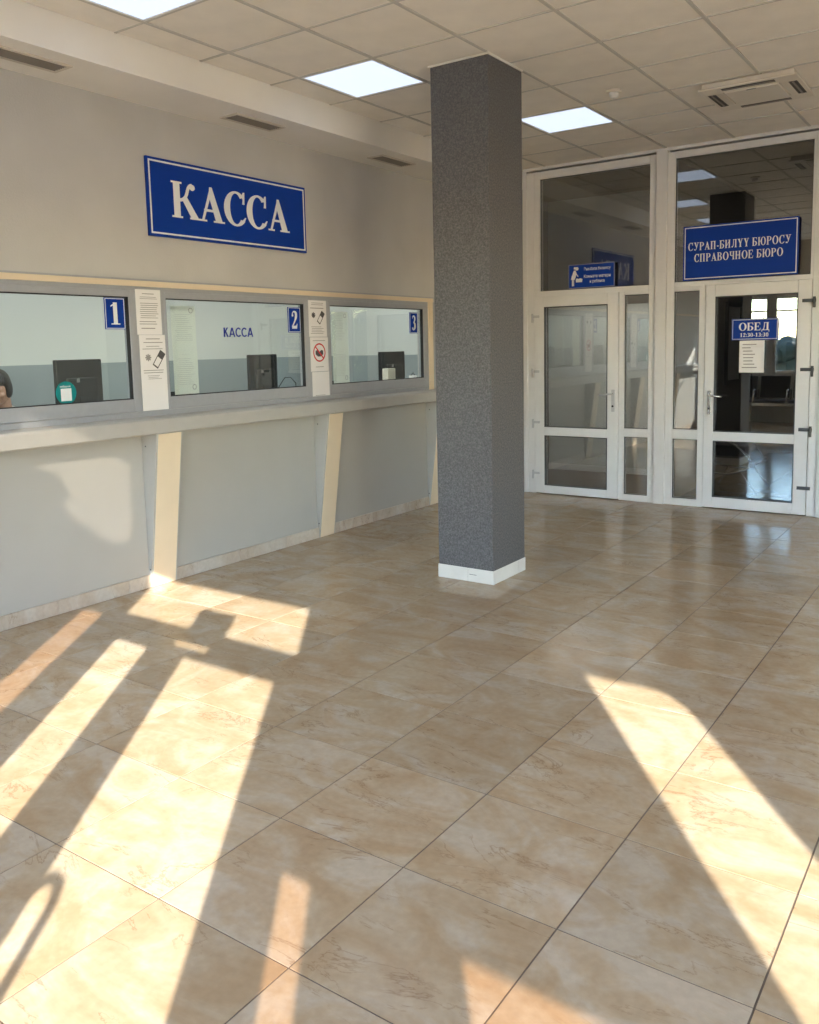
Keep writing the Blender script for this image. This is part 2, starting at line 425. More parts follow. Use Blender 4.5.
def glyph(c):
    if c == 'К':
        p = bez((0.27, 0.5), (0.46, 0.52), (0.52, 0.76)) + bez((0.52, 0.76), (0.57, 0.95), (0.68, 0.955))[1:]
        return stem(EX) + ribbon(p, lerpw(0.09, 0.09, len(p) - 1)) + [disc(0.69, 0.89, 0.085)] + \
            [[(0.34, 0.53), (0.5, 0.6), (0.86, 0.05), (0.62, 0.05)], rect(0.58, 0.9, 0, SE)], 0.88
    if c == 'А':
        return [[(0.08, 0.03), (0.155, 0.03), (0.45, 0.86), (0.40, 1.0)], [(0.38, 1.0), (0.46, 1.0), (0.80, 0.03), (0.57, 0.03), (0.345, 0.78)],
                rect(0.17, 0.62, 0.29, 0.36), rect(0.0, 0.25, 0, SE), rect(0.49, 0.88, 0, SE)], 0.86
    if c == 'С':
        return ring(0.44, 0.5, 0.44, 0.52, 0.215, 0.065, 45, 318) + [[(0.68, 0.66), (0.76, 0.66), (0.77, 1.02), (0.72, 1.02), (0.66, 0.9), (0.7, 0.8)]] + \
            [[(0.60, 0.03), (0.72, 0.10), (0.81, 0.26), (0.77, 0.27), (0.66, 0.16), (0.56, 0.10)]], 0.82
    if c == 'О': return ring(0.46, 0.5, 0.46, 0.52, 0.225, 0.06), 0.92
    if c == 'У':
        return [[(0.10, 0.97), (0.34, 0.97), (0.56, 0.42), (0.44, 0.30)], rect(0.02, 0.42, 1 - SE, 1), rect(0.56, 0.86, 1 - SE, 1)] + \
            ribbon([(0.72, 0.97), (0.50, 0.36)] + bez((0.50, 0.36), (0.36, -0.02), (0.2, 0.05), 6)[1:], [0.08] * 2 + [0.09] * 6) + [disc(0.17, 0.10, 0.095)], 0.86
    if c == 'Ү':
        return [[(0.08, 0.97), (0.33, 0.97), (0.55, 0.45), (0.35, 0.42)], [(0.66, 0.97), (0.745, 0.97), (0.55, 0.45), (0.46, 0.45)],
                rect(0.35, 0.35 + T, 0, 0.5), rect(0.25, 0.65, 0, SE), rect(0.0, 0.42, 1 - SE, 1), rect(0.56, 0.85, 1 - SE, 1)], 0.85
    if c == 'Р': return stem(EX) + ring(0.36, 0.735, 0.37, 0.265, 0.20, 0.06, -90, 90, 16) + [rect(0.2, 0.37, 0.94, 1), rect(0.2, 0.37, 0.47, 0.53)], 0.76
    if c == 'П': return stem(EX) + stem(EX + 0.5) + [rect(0.1, 0.7, 0.93, 1)], 0.84 + EX
    if c == 'Н': return stem(EX) + stem(EX + 0.5) + [rect(0.1, 0.7, 0.46, 0.54)], 0.84 + EX
    if c == 'И': return stem(EX) + stem(EX + 0.52) + [[(0.2, 0.12), (0.2, 0.24), (0.66, 0.88), (0.66, 0.76)]], 0.86 + EX
    if c == 'Л': return stem(EX + 0.5) + [rect(0.24, 0.7, 0.93, 1)] + ribbon([(0.33, 0.97), (0.31, 0.5), (0.26, 0.2), (0.13, 0.06)], [0.09, 0.09, 0.1, 0.12]) + [disc(0.1, 0.09, 0.09)], 0.86
    if c == 'Д':
        return stem(EX + 0.54, bot=False) + [rect(0.3, 0.75, 0.93, 1), rect(0.03, 0.92, 0, 0.075), rect(0.03, 0.09, -0.2, 0.05), rect(0.86, 0.92, -0.2, 0.05)] + \
            ribbon([(0.37, 0.97), (0.34, 0.5), (0.28, 0.2), (0.18, 0.05)], [0.09, 0.09, 0.09, 0.09]), 0.96
    if c == 'Б': return stem(EX) + ring(0.36, 0.29, 0.38, 0.29, 0.21, 0.06, -90, 90, 16) + [rect(0.2, 0.37, 0.52, 0.58), rect(0.2, 0.37, 0, 0.06), rect(0.2, 0.7, 0.94, 1), [(0.62, 0.94), (0.7, 0.94), (0.71, 0.72), (0.67, 0.72)]], 0.78
    if c == 'В': return stem(EX) + ring(0.36, 0.28, 0.40, 0.28, 0.21, 0.06, -90, 90, 16) + ring(0.36, 0.765, 0.34, 0.235, 0.19, 0.055, -90, 90, 16) + \
            [rect(0.2, 0.37, 0.50, 0.56), rect(0.2, 0.37, 0, 0.06), rect(0.2, 0.37, 0.94, 1)], 0.80
    if c == 'Ю': return stem(EX) + [rect(0.2, 0.5, 0.46, 0.54)] + ring(0.82, 0.5, 0.40, 0.52, 0.2, 0.06), 1.24
    if c == 'Ч': return stem(EX + 0.48) + ribbon([(0.2, 0.97), (0.2, 0.62)] + bez((0.2, 0.62), (0.24, 0.40), (0.6, 0.48), 6)[1:], [0.19, 0.18, 0.14, 0.11, 0.09, 0.08, 0.08, 0.08]) + [rect(0.03, 0.38, 1 - SE, 1)], 0.84
    if c == 'Е': return stem(EX) + [rect(0.2, 0.68, 0.935, 1), rect(0.2, 0.72, 0, 0.065), rect(0.2, 0.5, 0.47, 0.53), [(0.6, 0.94), (0.68, 0.94), (0.7, 0.72), (0.66, 0.72)],
            [(0.62, 0.06), (0.7, 0.06), (0.76, 0.30), (0.72, 0.30)], rect(0.46, 0.51, 0.36, 0.64)], 0.78
    if c == '-': return [rect(0.04, 0.32, 0.28, 0.40)], 0.36
    if c == ':': return [disc(0.12, 0.1, 0.1), disc(0.12, 0.56, 0.1)], 0.24
    if c == ' ': return [], 0.30
    if c == '0': return ring(0.30, 0.5, 0.28, 0.52, 0.17, 0.06), 0.60
    if c == '1': return [rect(0.20, 0.42, 0, 1), rect(0.06, 0.56, 0, SE), [(0.06, 0.80), (0.2, 0.86), (0.3, 1.0), (0.2, 0.93), (0.06, 0.86)]], 0.60
    if c == '2':
        p = bez((0.10, 0.74), (0.14, 1.0), (0.32, 0.96), 6) + bez((0.32, 0.96), (0.54, 0.90), (0.44, 0.62), 6)[1:] + bez((0.44, 0.62), (0.36, 0.42), (0.06, 0.10), 6)[1:]
        return ribbon(p, [0.06, 0.07, 0.07, 0.07, 0.08, 0.09, 0.1, 0.14, 0.18, 0.2, 0.21, 0.2, 0.19, 0.15, 0.12, 0.1, 0.09, 0.08, 0.07]) + \
            [[(0.04, 0.0), (0.52, 0.0), (0.58, 0.28), (0.54, 0.28), (0.47, 0.18), (0.10, 0.16)], disc(0.13, 0.75, 0.075)], 0.62
    if c == '3':
        p = bez((0.08, 0.80), (0.14, 1.0), (0.30, 0.96), 6) + bez((0.30, 0.96), (0.5, 0.90), (0.42, 0.68), 6)[1:] + bez((0.42, 0.68), (0.36, 0.56), (0.22, 0.53), 4)[1:]
        q = bez((0.22, 0.53), (0.48, 0.52), (0.46, 0.27), 6) + bez((0.46, 0.27), (0.42, 0.0), (0.14, 0.03), 6)[1:]
        return ribbon(p, [0.06, 0.06, 0.07, 0.07, 0.08, 0.09, 0.1, 0.13, 0.16, 0.18, 0.19, 0.18, 0.17, 0.12, 0.09, 0.07, 0.06]) + \
            ribbon(q, [0.06, 0.09, 0.13, 0.17, 0.20, 0.21, 0.21, 0.20, 0.17, 0.13, 0.1, 0.08, 0.07]) + [disc(0.13, 0.12, 0.085)], 0.60
    return [rect(0.05, 0.5, 0, 1)], 0.6
def serif_text(mb, txt, fn, u0, u1, v0, cap, d0, d1, gap=0.07):
    """lay txt between u0 and u1 with its baseline at v0"""
    gl = [glyph(c) for c in txt]
    tot = sum(g[1] for g in gl) + gap * (len(gl) - 1)
    sx = (u1 - u0) / tot; x = 0
    for polys, adv in gl:
        for q_, po in enumerate(polys):
            mb.prism([(u0 + (x + a) * sx, v0 + b * cap) for a, b in po], fn, d0, d1 + 0.00006 * (q_ % 9))
        x += adv + gap
def sans_text(mb, txt, fn, u0, u1, v0, cap, d, bold=0.0):
    cu = bpy.data.curves.new('lettering', 'FONT'); cu.body = txt; cu.size = 1.0; cu.offset = bold; cu.resolution_u = 3
    to = bpy.data.objects.new('lettering', cu); COL.objects.link(to)
    dg = bpy.context.evaluated_depsgraph_get(); dg.update()
    me = bpy.data.meshes.new_from_object(to.evaluated_get(dg))
    bpy.data.objects.remove(to); bpy.data.curves.remove(cu)
    if not me.vertices: return
    xs = [v.co.x for v in me.vertices]; x0, x1 = min(xs), max(xs)
    k = (u1 - u0) / (x1 - x0)
    mb.add([fn(u0 + (v.co.x - x0) * k, v0 + v.co.y / 0.72 * cap, d) for v in me.vertices], [list(p.vertices) for p in me.polygons])
    bpy.data.meshes.remove(me)

def border(mb, fn, w, h, inset, t, d0, d1):
    a, b = inset, inset + t
    for r in (rect(a, w - a, a, b), rect(a, w - a, h - b, h - a), rect(a, b, b, h - b), rect(w - b, w - a, b, h - b)):
        mb.prism(r, fn, d0, d1)

def plane_box(mb, fn, w, h, d0, d1): return mb.prism(rect(0, w, 0, h), fn, d0, d1)

# ================================================================== SETTING
# ---- floor: grout bed with single marble tiles
floor = MB().box(WX - 0.05, RX, FY - 0.05, BY + 0.06, -0.12, -0.0022).build('floor', 'grout')
tag(floor, 'floor of large beige marbled tiles with thin dark joints', 'floor', kind='structure')
TS, TX, TY = 0.4935, -0.9028, 1.9127
GAP = 0.0052
def tile_mesh(w, d):
    mb = MB().box(-w / 2, w / 2, -d / 2, d / 2, -0.002, 0.0)
    me = bpy.data.meshes.new('floor_tile'); me.from_pydata(mb.v, [], mb.f); me.update()
    bm = bmesh.new(); bm.from_mesh(me); bmesh.ops.recalc_face_normals(bm, faces=bm.faces[:])
    bm.to_mesh(me); bm.free(); me.materials.append(M['tile']); return me
full_tile = tile_mesh(TS - GAP, TS - GAP)
def seen(x, y):   # tiles near the camera's field get single objects
    d = Vector((x, y, -CAM_Z)); f = Vector((-0.5701, 0.8134, -0.1153)); r = Vector((0.8202, 0.5717, -0.0219)); u = Vector((-0.0481, 0.107, 0.9931))
    z = d.dot(f)
    if z < 0.3: return False
    px = 409.5 + 856 * d.dot(r) / z; py = 446 - 856 * d.dot(u) / z
    return -140 < px < 960 and 300 < py < 1190
rest = MB()
i0 = math.floor((WX - TX) / TS) - 1
for i in range(i0, 16):
    for j in range(-8, 14):
        x0, x1 = TX + i * TS, TX + (i + 1) * TS
        y0, y1 = TY + j * TS, TY + (j + 1) * TS
        x0c, x1c = max(x0, WX), min(x1, RX); y0c, y1c = max(y0, FY), min(y1, BY - 0.02)
        if x1c - x0c < 0.03 or y1c - y0c < 0.03: continue
        cx, cy = (x0c + x1c) / 2, (y0c + y1c) / 2
        if not seen(cx, cy):
            rest.box(x0c + GAP / 2, x1c - GAP / 2, y0c + GAP / 2, y1c - GAP / 2, -0.002, 0.0); continue
        whole = x1c - x0c > TS - 1e-4 and y1c - y0c > TS - 1e-4
        o = bpy.data.objects.new('floor_tile', full_tile if whole else tile_mesh(x1c - x0c - GAP, y1c - y0c - GAP))
        COL.objects.link(o); o.parent = floor
        o.location = Vector((cx, cy, random.uniform(-0.0002, 0.0))) - floor.location
ro = rest.build('floor_tile_field', 'tile', floor); tag(ro, kind='stuff')

# ---- suspended ceiling
ceil = MB().box(SOF_X - 0.5, RX, FY - 0.1, BY + 0.1, H + 0.05, H + 0.15).build('ceiling', 'facade')
tag(ceil, 'suspended ceiling of cream mineral tiles in a metal grid', 'ceiling', kind='structure')
CX0, CY0, CPX, CPY = -3.2455, 3.7283, 0.6, 0.6036
xb = [SOF_X] + [CX0 + i * CPX for i in range(-1, 16) if CX0 + i * CPX < RX - 0.1] + [RX]
yb = [FY] + [CY0 + j * CPY for j in range(-7, 7) if CY0 + j * CPY > FY + 0.1] + [BY]
LIGHT_CELLS = {(-1, 1), (-1, -2), (0, 4), (5, 1), (4, -2), (5, 4), (9, -2), (9, 1), (9, 4), (13, 1)}
BAR = 0.021
def flat_box_mesh(name, w, d, h, m):
    mb = MB().box(-w / 2, w / 2, -d / 2, d / 2, 0, h)
    me = bpy.data.meshes.new(name); me.from_pydata(mb.v, [], mb.f); me.update()
    bm = bmesh.new(); bm.from_mesh(me); bmesh.ops.recalc_face_normals(bm, faces=bm.faces[:]); bm.to_mesh(me); bm.free()
    me.materials.append(M[m]); return me
cache = {}
light_spots = []
for a in range(len(xb) - 1):
    for b in range(len(yb) - 1):
        x0, x1, y0, y1 = xb[a], xb[a + 1], yb[b], yb[b + 1]
        ci, cj = round((x0 - CX0) / CPX), round((y0 - CY0) / CPY)
        if (ci, cj) in LIGHT_CELLS and a > 0 and x1 - x0 > 0.59:
            light_spots.append((ci, cj, (x0 + x1) / 2, (y0 + y1) / 2)); continue
        k = (round(x1 - x0, 3), round(y1 - y0, 3))
        if k not in cache: cache[k] = flat_box_mesh('ceiling_tile', k[0] - 0.008, k[1] - 0.008, 0.016, 'ceil')
        o = bpy.data.objects.new('ceiling_tile', cache[k]); COL.objects.link(o); o.parent = ceil
        o.location = Vector(((x0 + x1) / 2, (y0 + y1) / 2, H + random.uniform(0.0005, 0.004))) - ceil.location
        o.rotation_euler = (random.uniform(-0.002, 0.002), random.uniform(-0.002, 0.002), 0)
for x in xb[1:-1]: box('grid_bar', 'teebar', ceil, x - BAR / 2, x + BAR / 2, FY, BY, H - 0.003, H + 0.02)
for y in yb[1:-1]: box('grid_bar', 'teebar', ceil, SOF_X, RX, y - BAR / 2 * 0.7, y + BAR / 2 * 0.7, H - 0.0025, H + 0.02)

# ---- dropped soffit over the counter
t1 = MB().prism([(WX - 0.06, SOF_Z), (SOF_X, SOF_Z), (SOF_X, H + 0.05), (SOF_X - 0.02, H + 0.05), (SOF_X - 0.02, SOF_Z + 0.03), (WX - 0.06, SOF_Z + 0.03)], lambda u, v, d: (u, d, v), FY, BY).build('trim_1', 'soffit')
tag(t1, 'smooth cream dropped soffit above the cash desk wall', 'soffit', kind='structure')

# ---- left wall with the three cash windows
WINS = [(2.07, 3.505), (3.72, 5.135), (5.375, 6.80)]
WZ0, WZ1 = 1.152, 1.915
DOOR3 = (7.08, 7.86, 0.0, 2.05)
wl = MB()
for a, b, c, d in holes(FY, BY + 0.05, 0, SOF_Z, [(y0, y1, WZ0, WZ1) for y0, y1 in WINS] + [DOOR3]):
    wl.box(WX - 0.10, WX, a, b, c, d)
wl = wl.build('wall_left', 'wall')
tag(wl, 'greige plastered left wall above and behind the cash desk windows', 'wall', kind='structure')
# grey metal cladding between and around the windows
t2 = empty('trim_2', (WX, 4.0, 1.112), 'grey metal and cream strip trim framing the cash windows', 'trim', kind='structure')
for y0, y1 in ((WINS[0][1], WINS[1][0]), (WINS[1][1], WINS[2][0]), (6.80, 6.82), (6.895, 6.97)):
    box('mullion_panel', 'alu', t2, WX, WX + 0.012, y0 + 0.001, y1 - 0.001, 1.112, 1.938)
box('head_profile', 'alu', t2, WX, WX + 0.010, FY, 6.97, 1.916, 1.942)
box('light_strip', 'cream', t2, WX, WX + 0.022, FY, 6.90, 1.942, 1.978, 0.002)
box('shadow_profile', 'alu', t2, WX, WX + 0.014, FY, 6.97, 1.978, 1.990)
box('light_strip', 'cream', t2, WX, WX + 0.022, 6.82, 6.895, 1.112, 1.942, 0.002)
dl3 = empty('door_3', (WX, 7.47, 0), 'dark brown wooden door hidden behind the grey pillar', 'door', kind='structure')
box('door_leaf', 'brown', dl3, WX - 0.06, WX - 0.02, 7.12, 7.82, 0.005, 2.01)
MB().box(WX - 0.1, WX + 0.02, 7.04, 7.12, 0, 2.09).box(WX - 0.1, WX + 0.02, 7.82, 7.90, 0, 2.09).box(WX - 0.1, WX + 0.02, 7.12, 7.82, 2.01, 2.09).build('door_frame', 'brown', dl3)
box('corner_post', 'brown', dl3, WX, WX + 0.03, 6.985, 7.035, 0, SOF_Z)

for n, (y0, y1) in enumerate(WINS, 1):
    lab = ['cash window nearest the entrance with number 1 plate and teal round sticker', 'middle cash window with blue lettering on its glass and number 2 plate',
           'farthest cash window with number 3 plate beside the grey pillar'][n - 1]
    wi = empty('window_%d' % n, (WX, (y0 + y1) / 2, WZ0), lab, 'window', kind='structure')
    fx0, fx1 = WX - 0.05, WX + 0.014
    L_, R_, B_, T_ = 0.016, 0.058, 0.082, 0.040
    f = MB()
    f.box(fx0, fx1, y0, y0 + L_, WZ0, WZ1).box(fx0, fx1, y1 - R_, y1, WZ0, WZ1)
    f.box(fx0, fx1, y0 + L_, y1 - R_, WZ0, WZ0 + B_).box(fx0, fx1, y0 + L_, y1 - R_, WZ1 - T_, WZ1)
    f.build('window_frame', 'alu', wi, 0.003)
    g = MB(); a, b, c, d = y0 + L_, y1 - R_, WZ0 + B_, WZ1 - T_
    for r in ((a, b, c, c + 0.006), (a, b, d - 0.006, d), (a, a + 0.006, c, d), (b - 0.006, b, c, d)):
        g.box(WX - 0.022, WX + 0.006, *r)
    g.build('gasket', 'seal', wi)
    box('pane', 'glass_cash', wi, WX - 0.018, WX - 0.012, a + 0.002, b - 0.002, c + 0.002, d - 0.002)

# ---- glazed back wall
PF0, PF1 = BY - 0.03, BY + 0.05
wb = empty('wall_back', (-2.7, BY, 0), 'white framed glass partition across the back of the hall', 'partition', kind='structure')
def pbox(name, x0, x1, z0, z1, d0=PF0, d1=PF1, m='pvc', p=None, bev=0.004): return box(name, m, p or wb, x0, x1, d0, d1, z0, z1, bev)
pbox('post', -4.055, -3.972, 0, 3.215); pbox('post', -2.80, -2.735, 0, 3.215); pbox('post', -2.632, -2.565, 0, 3.215); pbox('post', -1.398, -1.32, 0, 3.215)
pbox('cover_post', -2.735, -2.632, 0, 3.235, BY - 0.055, BY + 0.06)
pbox('cover_post', -4.10, -4.055, 0, 3.235, BY - 0.04, BY + 0.06)
pbox('cover_post', -1.32, -1.22, 0, 3.235, BY - 0.055, BY + 0.06)
pbox('head_bar', -3.972, -2.80, 3.14, 3.215); pbox('head_bar', -2.565, -1.398, 3.155, 3.215)
pbox('transom_bar', -3.972, -2.80, 1.996, 2.05); pbox('transom_bar', -2.565, -1.398, 2.016, 2.058)
pbox('side_post', -3.085, -3.035, 0, 1.996); pbox('side_post', -2.335, -2.28, 0, 2.016)
pbox('side_bar', -3.035, -2.80, 1.968, 1.996); pbox('side_bar', -3.035, -2.80, 0.622, 0.702); pbox('side_bar', -3.035, -2.80, 0.0, 0.06)
pbox('side_bar', -2.565, -2.335, 1.974, 2.016); pbox('side_bar', -2.565, -2.335, 0.622, 0.712); pbox('side_bar', -2.565, -2.335, 0.0, 0.064)
pbox('top_filler', -4.10, -1.22, 3.235, H + 0.0, BY - 0.02, BY + 0.06, 'pvc', None, 0.0)
def pane(win, x0, x1, z0, z1, y=BY - 0.002, name='pane'):
    box(name, 'glass_door', win, x0, x1, y, y + 0.006, z0, z1)
    g = MB()
    for r in ((x0, x1, z0, z0 + 0.006), (x0, x1, z1 - 0.006, z1)): g.box(r[0], r[1], y - 0.008, y, r[2], r[3])
    for r in ((x0, x0 + 0.006, z0, z1), (x1 - 0.006, x1, z0, z1)): g.box(r[0], r[1], y - 0.008, y, r[2] + 0.006, r[3] - 0.006)
    g.build('gasket', 'darkgrey', win)
w4 = empty('window_4', (-3.39, BY, 2.05), 'tall transom pane over the left glass door mirroring the cash sign', 'window', kind='structure'); pane(w4, -3.915, -2.79, 2.05, 3.14)
pbox('frame_bar', -3.972, -3.915, 2.05, 3.14)
w5 = empty('window_5', (-2.92, BY, 0), 'narrow side light right of the left glass door', 'window', kind='structure'); pane(w5, -3.035, -2.80, 0.702, 1.968); pane(w5, -3.035, -2.80, 0.06, 0.622)
w6 = empty('window_6', (-1.98, BY, 2.06), 'tall transom pane over the right glass door mirroring ceiling lights', 'window', kind='structure'); pane(w6, -2.565, -1.421, 2.058, 3.155)
pbox('frame_bar', -1.421, -1.398, 2.058, 3.155)
w7 = empty('window_7', (-2.45, BY, 0), 'narrow side light left of the right glass door', 'window', kind='structure'); pane(w7, -2.565, -2.335, 0.712, 1.974); pane(w7, -2.565, -2.335, 0.064, 0.622)
# solid wall pieces left and right of the partition
wbl = MB().box(WX, -4.083, BY, BY + 0.1, 0, H).build('wall_back_left', 'wall'); tag(wbl, 'short plaster wall strip left of the glass partition', 'wall', kind='structure')
wbr = MB().box(-1.20, RX, BY, BY + 0.1, 0, H).build('wall_back_right', 'wall'); tag(wbr, 'plain plaster wall right of the glass partition', 'wall', kind='structure')

def glass_door(n, x0, x1, z1, gl, gr, hinge, hm, lab):
    d = empty('door_%d' % n, ((x0 + x1) / 2, BY, 0), lab, 'door', kind='structure')
    a, b = PF0 - 0.012, PF1 - 0.02
    top, m1, m0, bot = (1.892, 0.688, 0.602, 0.09) if n == 1 else (1.910, 0.705, 0.622, 0.106)
    f = MB()
    f.box(x0 + 0.004, gl, a, b, 0.008, z1).box(gr, x1 - 0.004, a, b, 0.008, z1)
    f.box(gl, gr, a, b, top, z1).box(gl, gr, a, b, m0, m1).box(gl, gr, a, b, 0.008, bot)
    f.build('door_frame', 'pvc', d, 0.005)
    for nm, za, zb in (('upper_pane', m1, top), ('lower_pane', bot, m0)):
        box(nm, 'glass_door', d, gl, gr, BY - 0.006, BY, za, zb)
        g = MB()
        for r in ((gl, gr, za, za + 0.007), (gl, gr, zb - 0.007, zb)): g.box(r[0], r[1], a - 0.001, BY - 0.006, r[2], r[3])
        for r in ((gl, gl + 0.007, za, zb), (gr - 0.007, gr, za, zb)): g.box(r[0], r[1], a - 0.001, BY - 0.006, r[2] + 0.007, r[3] - 0.007)
        g.build('gasket', 'darkgrey', d)
    s = 1 if hinge == 'left' else -1
    hx = (x1 - 0.052) if s == 1 else (x0 + 0.052)
    hz = 1.0
    h = MB().box(hx - 0.016, hx + 0.016, a - 0.012, a, 0.86, 1.075).build('handle', 'hardware' if n == 1 else 'steel', d, 0.005)
    MB().tube([(hx, a - 0.012, 1.035), (hx, a - 0.05, 1.035), (hx - s * 0.012, a - 0.058, 1.035), (hx - s * 0.12, a - 0.056, 1.022)], 0.0085).build('lever', 'hardware' if n == 1 else 'steel', h, smooth=True)
    MB().lathe((hx, a - 0.0125, 0.915), [(0.010, 0), (0.010, -0.004)], 12, 'y').build('keyhole', 'seal', h)
    ex = x0 if s == 1 else x1
    for k, z in enumerate((1.80, 1.25, 0.735, 0.213) if n == 1 else (1.84, 1.262, 0.75, 0.245)):
        hb = MB()
        hb.box(ex - s * 0.03, ex + s * 0.075, a - 0.014, a, z - 0.014, z + 0.014) if n == 2 else hb.box(ex - s * 0.015, ex + s * 0.055, a - 0.012, a, z - 0.012, z + 0.012)
        if n == 1 or k < 3: hb.tube([(ex - s * 0.018, a - 0.012, z - 0.06), (ex - s * 0.018, a - 0.012, z + 0.03)], 0.011)
        hg = hb.build('hinge', hm, d)
        if n == 1 and k == 3: tag(hg, 'hinge with a grey screw plate')
    return d
D1 = glass_door(1, -3.972, -3.085, 1.996, -3.866, -3.198, 'left', 'hardware', 'left white framed glass door under the small mother and child sign')
D2 = glass_door(2, -2.28, -1.398, 2.014, -2.19, -1.508, 'right', 'darkgrey', 'right white framed glass door with black hinges and lunch hours sign')

# ---- right wall
wr = MB()
for a, b, c, d in holes(FY, BY + 0.1, 0, H + 0.05, [(0.0, 1.9, 0.8, 2.6)]): wr.box(RX, RX + 0.1, a, b, c, d)  # unseen window added to let in fill light
wr = wr.build('wall_right', 'wall'); box('pane', 'glass_front', wr, RX + 0.04, RX + 0.046, 0.0, 1.9, 0.8, 2.6)
tag(wr, 'plaster wall on the far right with window added for light, outside the frame', 'wall', kind='structure')

# ---- entrance front behind the camera: frames, panes, entrance door
FT = 0.04
HOL = [(-1.60, -1.39, 0.15, 2.15), (-1.14, -0.86, 0.15, 2.02), (-0.605, 0.04, 0.15, 2.02), (-1.24, 0.135, 2.18, 2.532), (-0.72, -0.45, 2.058, 2.105),
       (0.27, 0.405, 0.15, 1.45), (0.885, 1.5, 0.15, 1.44), (1.815, 2.26, 0.15, 2.482), (-1.85, -1.30, 2.62, 3.20), (-4.1, -2.5, 0.9, 2.3), (3.3, 5.9, 0.3, 2.5)]  # pier between the low panes casts the photographer's shadow; last window added for skylight
wf = MB()
for a, b, c, d in holes(WX, RX, 0, H + 0.05, HOL): wf.box(a, b, FY - FT, FY, c, d)
wf = wf.build('wall_front', 'facade'); tag(wf, 'entrance front with narrow glazed openings behind the photographer', 'wall', kind='structure')
PANE_MAT = {0: 'glass_dim_warm', 5: 'glass_dim_warm', 6: 'glass_dim_warm', 8: 'glass_dim'}
for k, h in enumerate(HOL):
    box('pane', PANE_MAT.get(k, 'glass_front'), wf, h[0], h[1], FY - FT + 0.012, FY - FT + 0.018, h[2], h[3])
fy = lambda u, v, d: (u, FY - 0.028 + d, v)
MB().prism([(-1.85, 2.62), (-1.30, 2.62), (-1.30, 2.75), (-1.34, 2.70), (-1.40, 2.645), (-1.45, 2.635), (-1.50, 2.645), (-1.56, 2.685), (-1.60, 2.675), (-1.635, 2.69), (-1.665, 2.715), (-1.665, 2.76),
            (-1.633, 2.83), (-1.65, 2.875), (-1.70, 2.925), (-1.80, 2.90), (-1.85, 2.89)], fy, 0.0, 0.006).build('scalloped_sun_mask', 'facade', wf)  # unseen mask added to shape the sun patch on the counter panel
MB().box(-0.70, -0.43, FY, FY + 0.03, 2.17, 2.325).build('door_closer', 'darkgrey', wf, 0.004)
MB().tube([(-0.64, FY + 0.02, 1.17), (-0.60, FY + 0.03, 1.20), (-0.56, FY + 0.03, 1.195), (-0.54, FY + 0.03, 1.16), (-0.535, FY + 0.03, 0.6), (-0.55, FY + 0.03, 0.56), (-0.64, FY + 0.02, 0.54)], 0.016).build('pull_handle', 'steel', wf, smooth=True)
# corner rounding of the right hand opening
MB().prism([(2.26, 2.482), (2.26, 2.40), (2.20, 2.465), (2.13, 2.482)], fy, 0.0, 0.02).build('corner_gusset', 'facade', wf)
fm_ = MB()
for r in ((-4.1, -4.05, 0.9, 2.3), (-2.55, -2.5, 0.9, 2.3), (-3.62, -3.57, 0.9, 2.3)): fm_.box(r[0], r[1], FY - FT - 0.01, FY + 0.012, r[2], r[3])
for r in ((-4.05, -2.55, 0.9, 0.95), (-4.05, -2.55, 2.25, 2.3), (-4.05, -2.55, 2.02, 2.05)): fm_.box(r[0], r[1], FY - FT - 0.005, FY + 0.008, r[2], r[3])
fm_.build('window_frame', 'pvc', wf)
og = MB().box(-14, 18, -16, FY - FT - 0.01, -0.16, -0.06).box(RX + 0.11, 18, FY - FT - 0.01, 18, -0.16, -0.06).build('pavement', 'pavement'); tag(og, 'pale pavement outside the entrance', 'pavement', kind='structure')

# ---- cash room behind the windows
CRX = -7.05
CY_0, CY_1 = 0.6, 7.86
crl = MB().box(CRX - 0.08, CRX, CY_0, CY_1, 1.44, 2.9).box(CRX, WX - 0.11, CY_0 - 0.08, CY_0, 1.44, 2.9).box(CRX, WX - 0.11, CY_1, CY_1 + 0.06, 1.44, 2.9).build('wall_cash_room_upper', 'room_white')
tag(crl, 'pale blue white upper wall of the cash room seen through the windows', 'wall', kind='structure')
crd = MB().box(CRX - 0.08, CRX, CY_0, CY_1, 0, 1.44).box(CRX, WX - 0.11, CY_0 - 0.08, CY_0, 0, 1.44).box(CRX, WX - 0.11, CY_1, CY_1 + 0.06, 0, 1.44).build('wall_cash_room_lower', 'room_blue')
tag(crd, 'grey blue painted lower wall of the cash room', 'wall', kind='structure')
crf = MB().box(CRX, WX - 0.10, CY_0, CY_1, -0.1, 0).build('floor_cash_room', 'desk'); tag(crf, 'plain floor of the cash room behind the counter', 'floor', kind='structure')
crc = MB().box(CRX, WX - 0.10, CY_0, CY_1, 2.9, 2.98).build('ceiling_cash_room', 'white'); tag(crc, 'plain white ceiling of the cash room', 'ceiling', kind='structure')

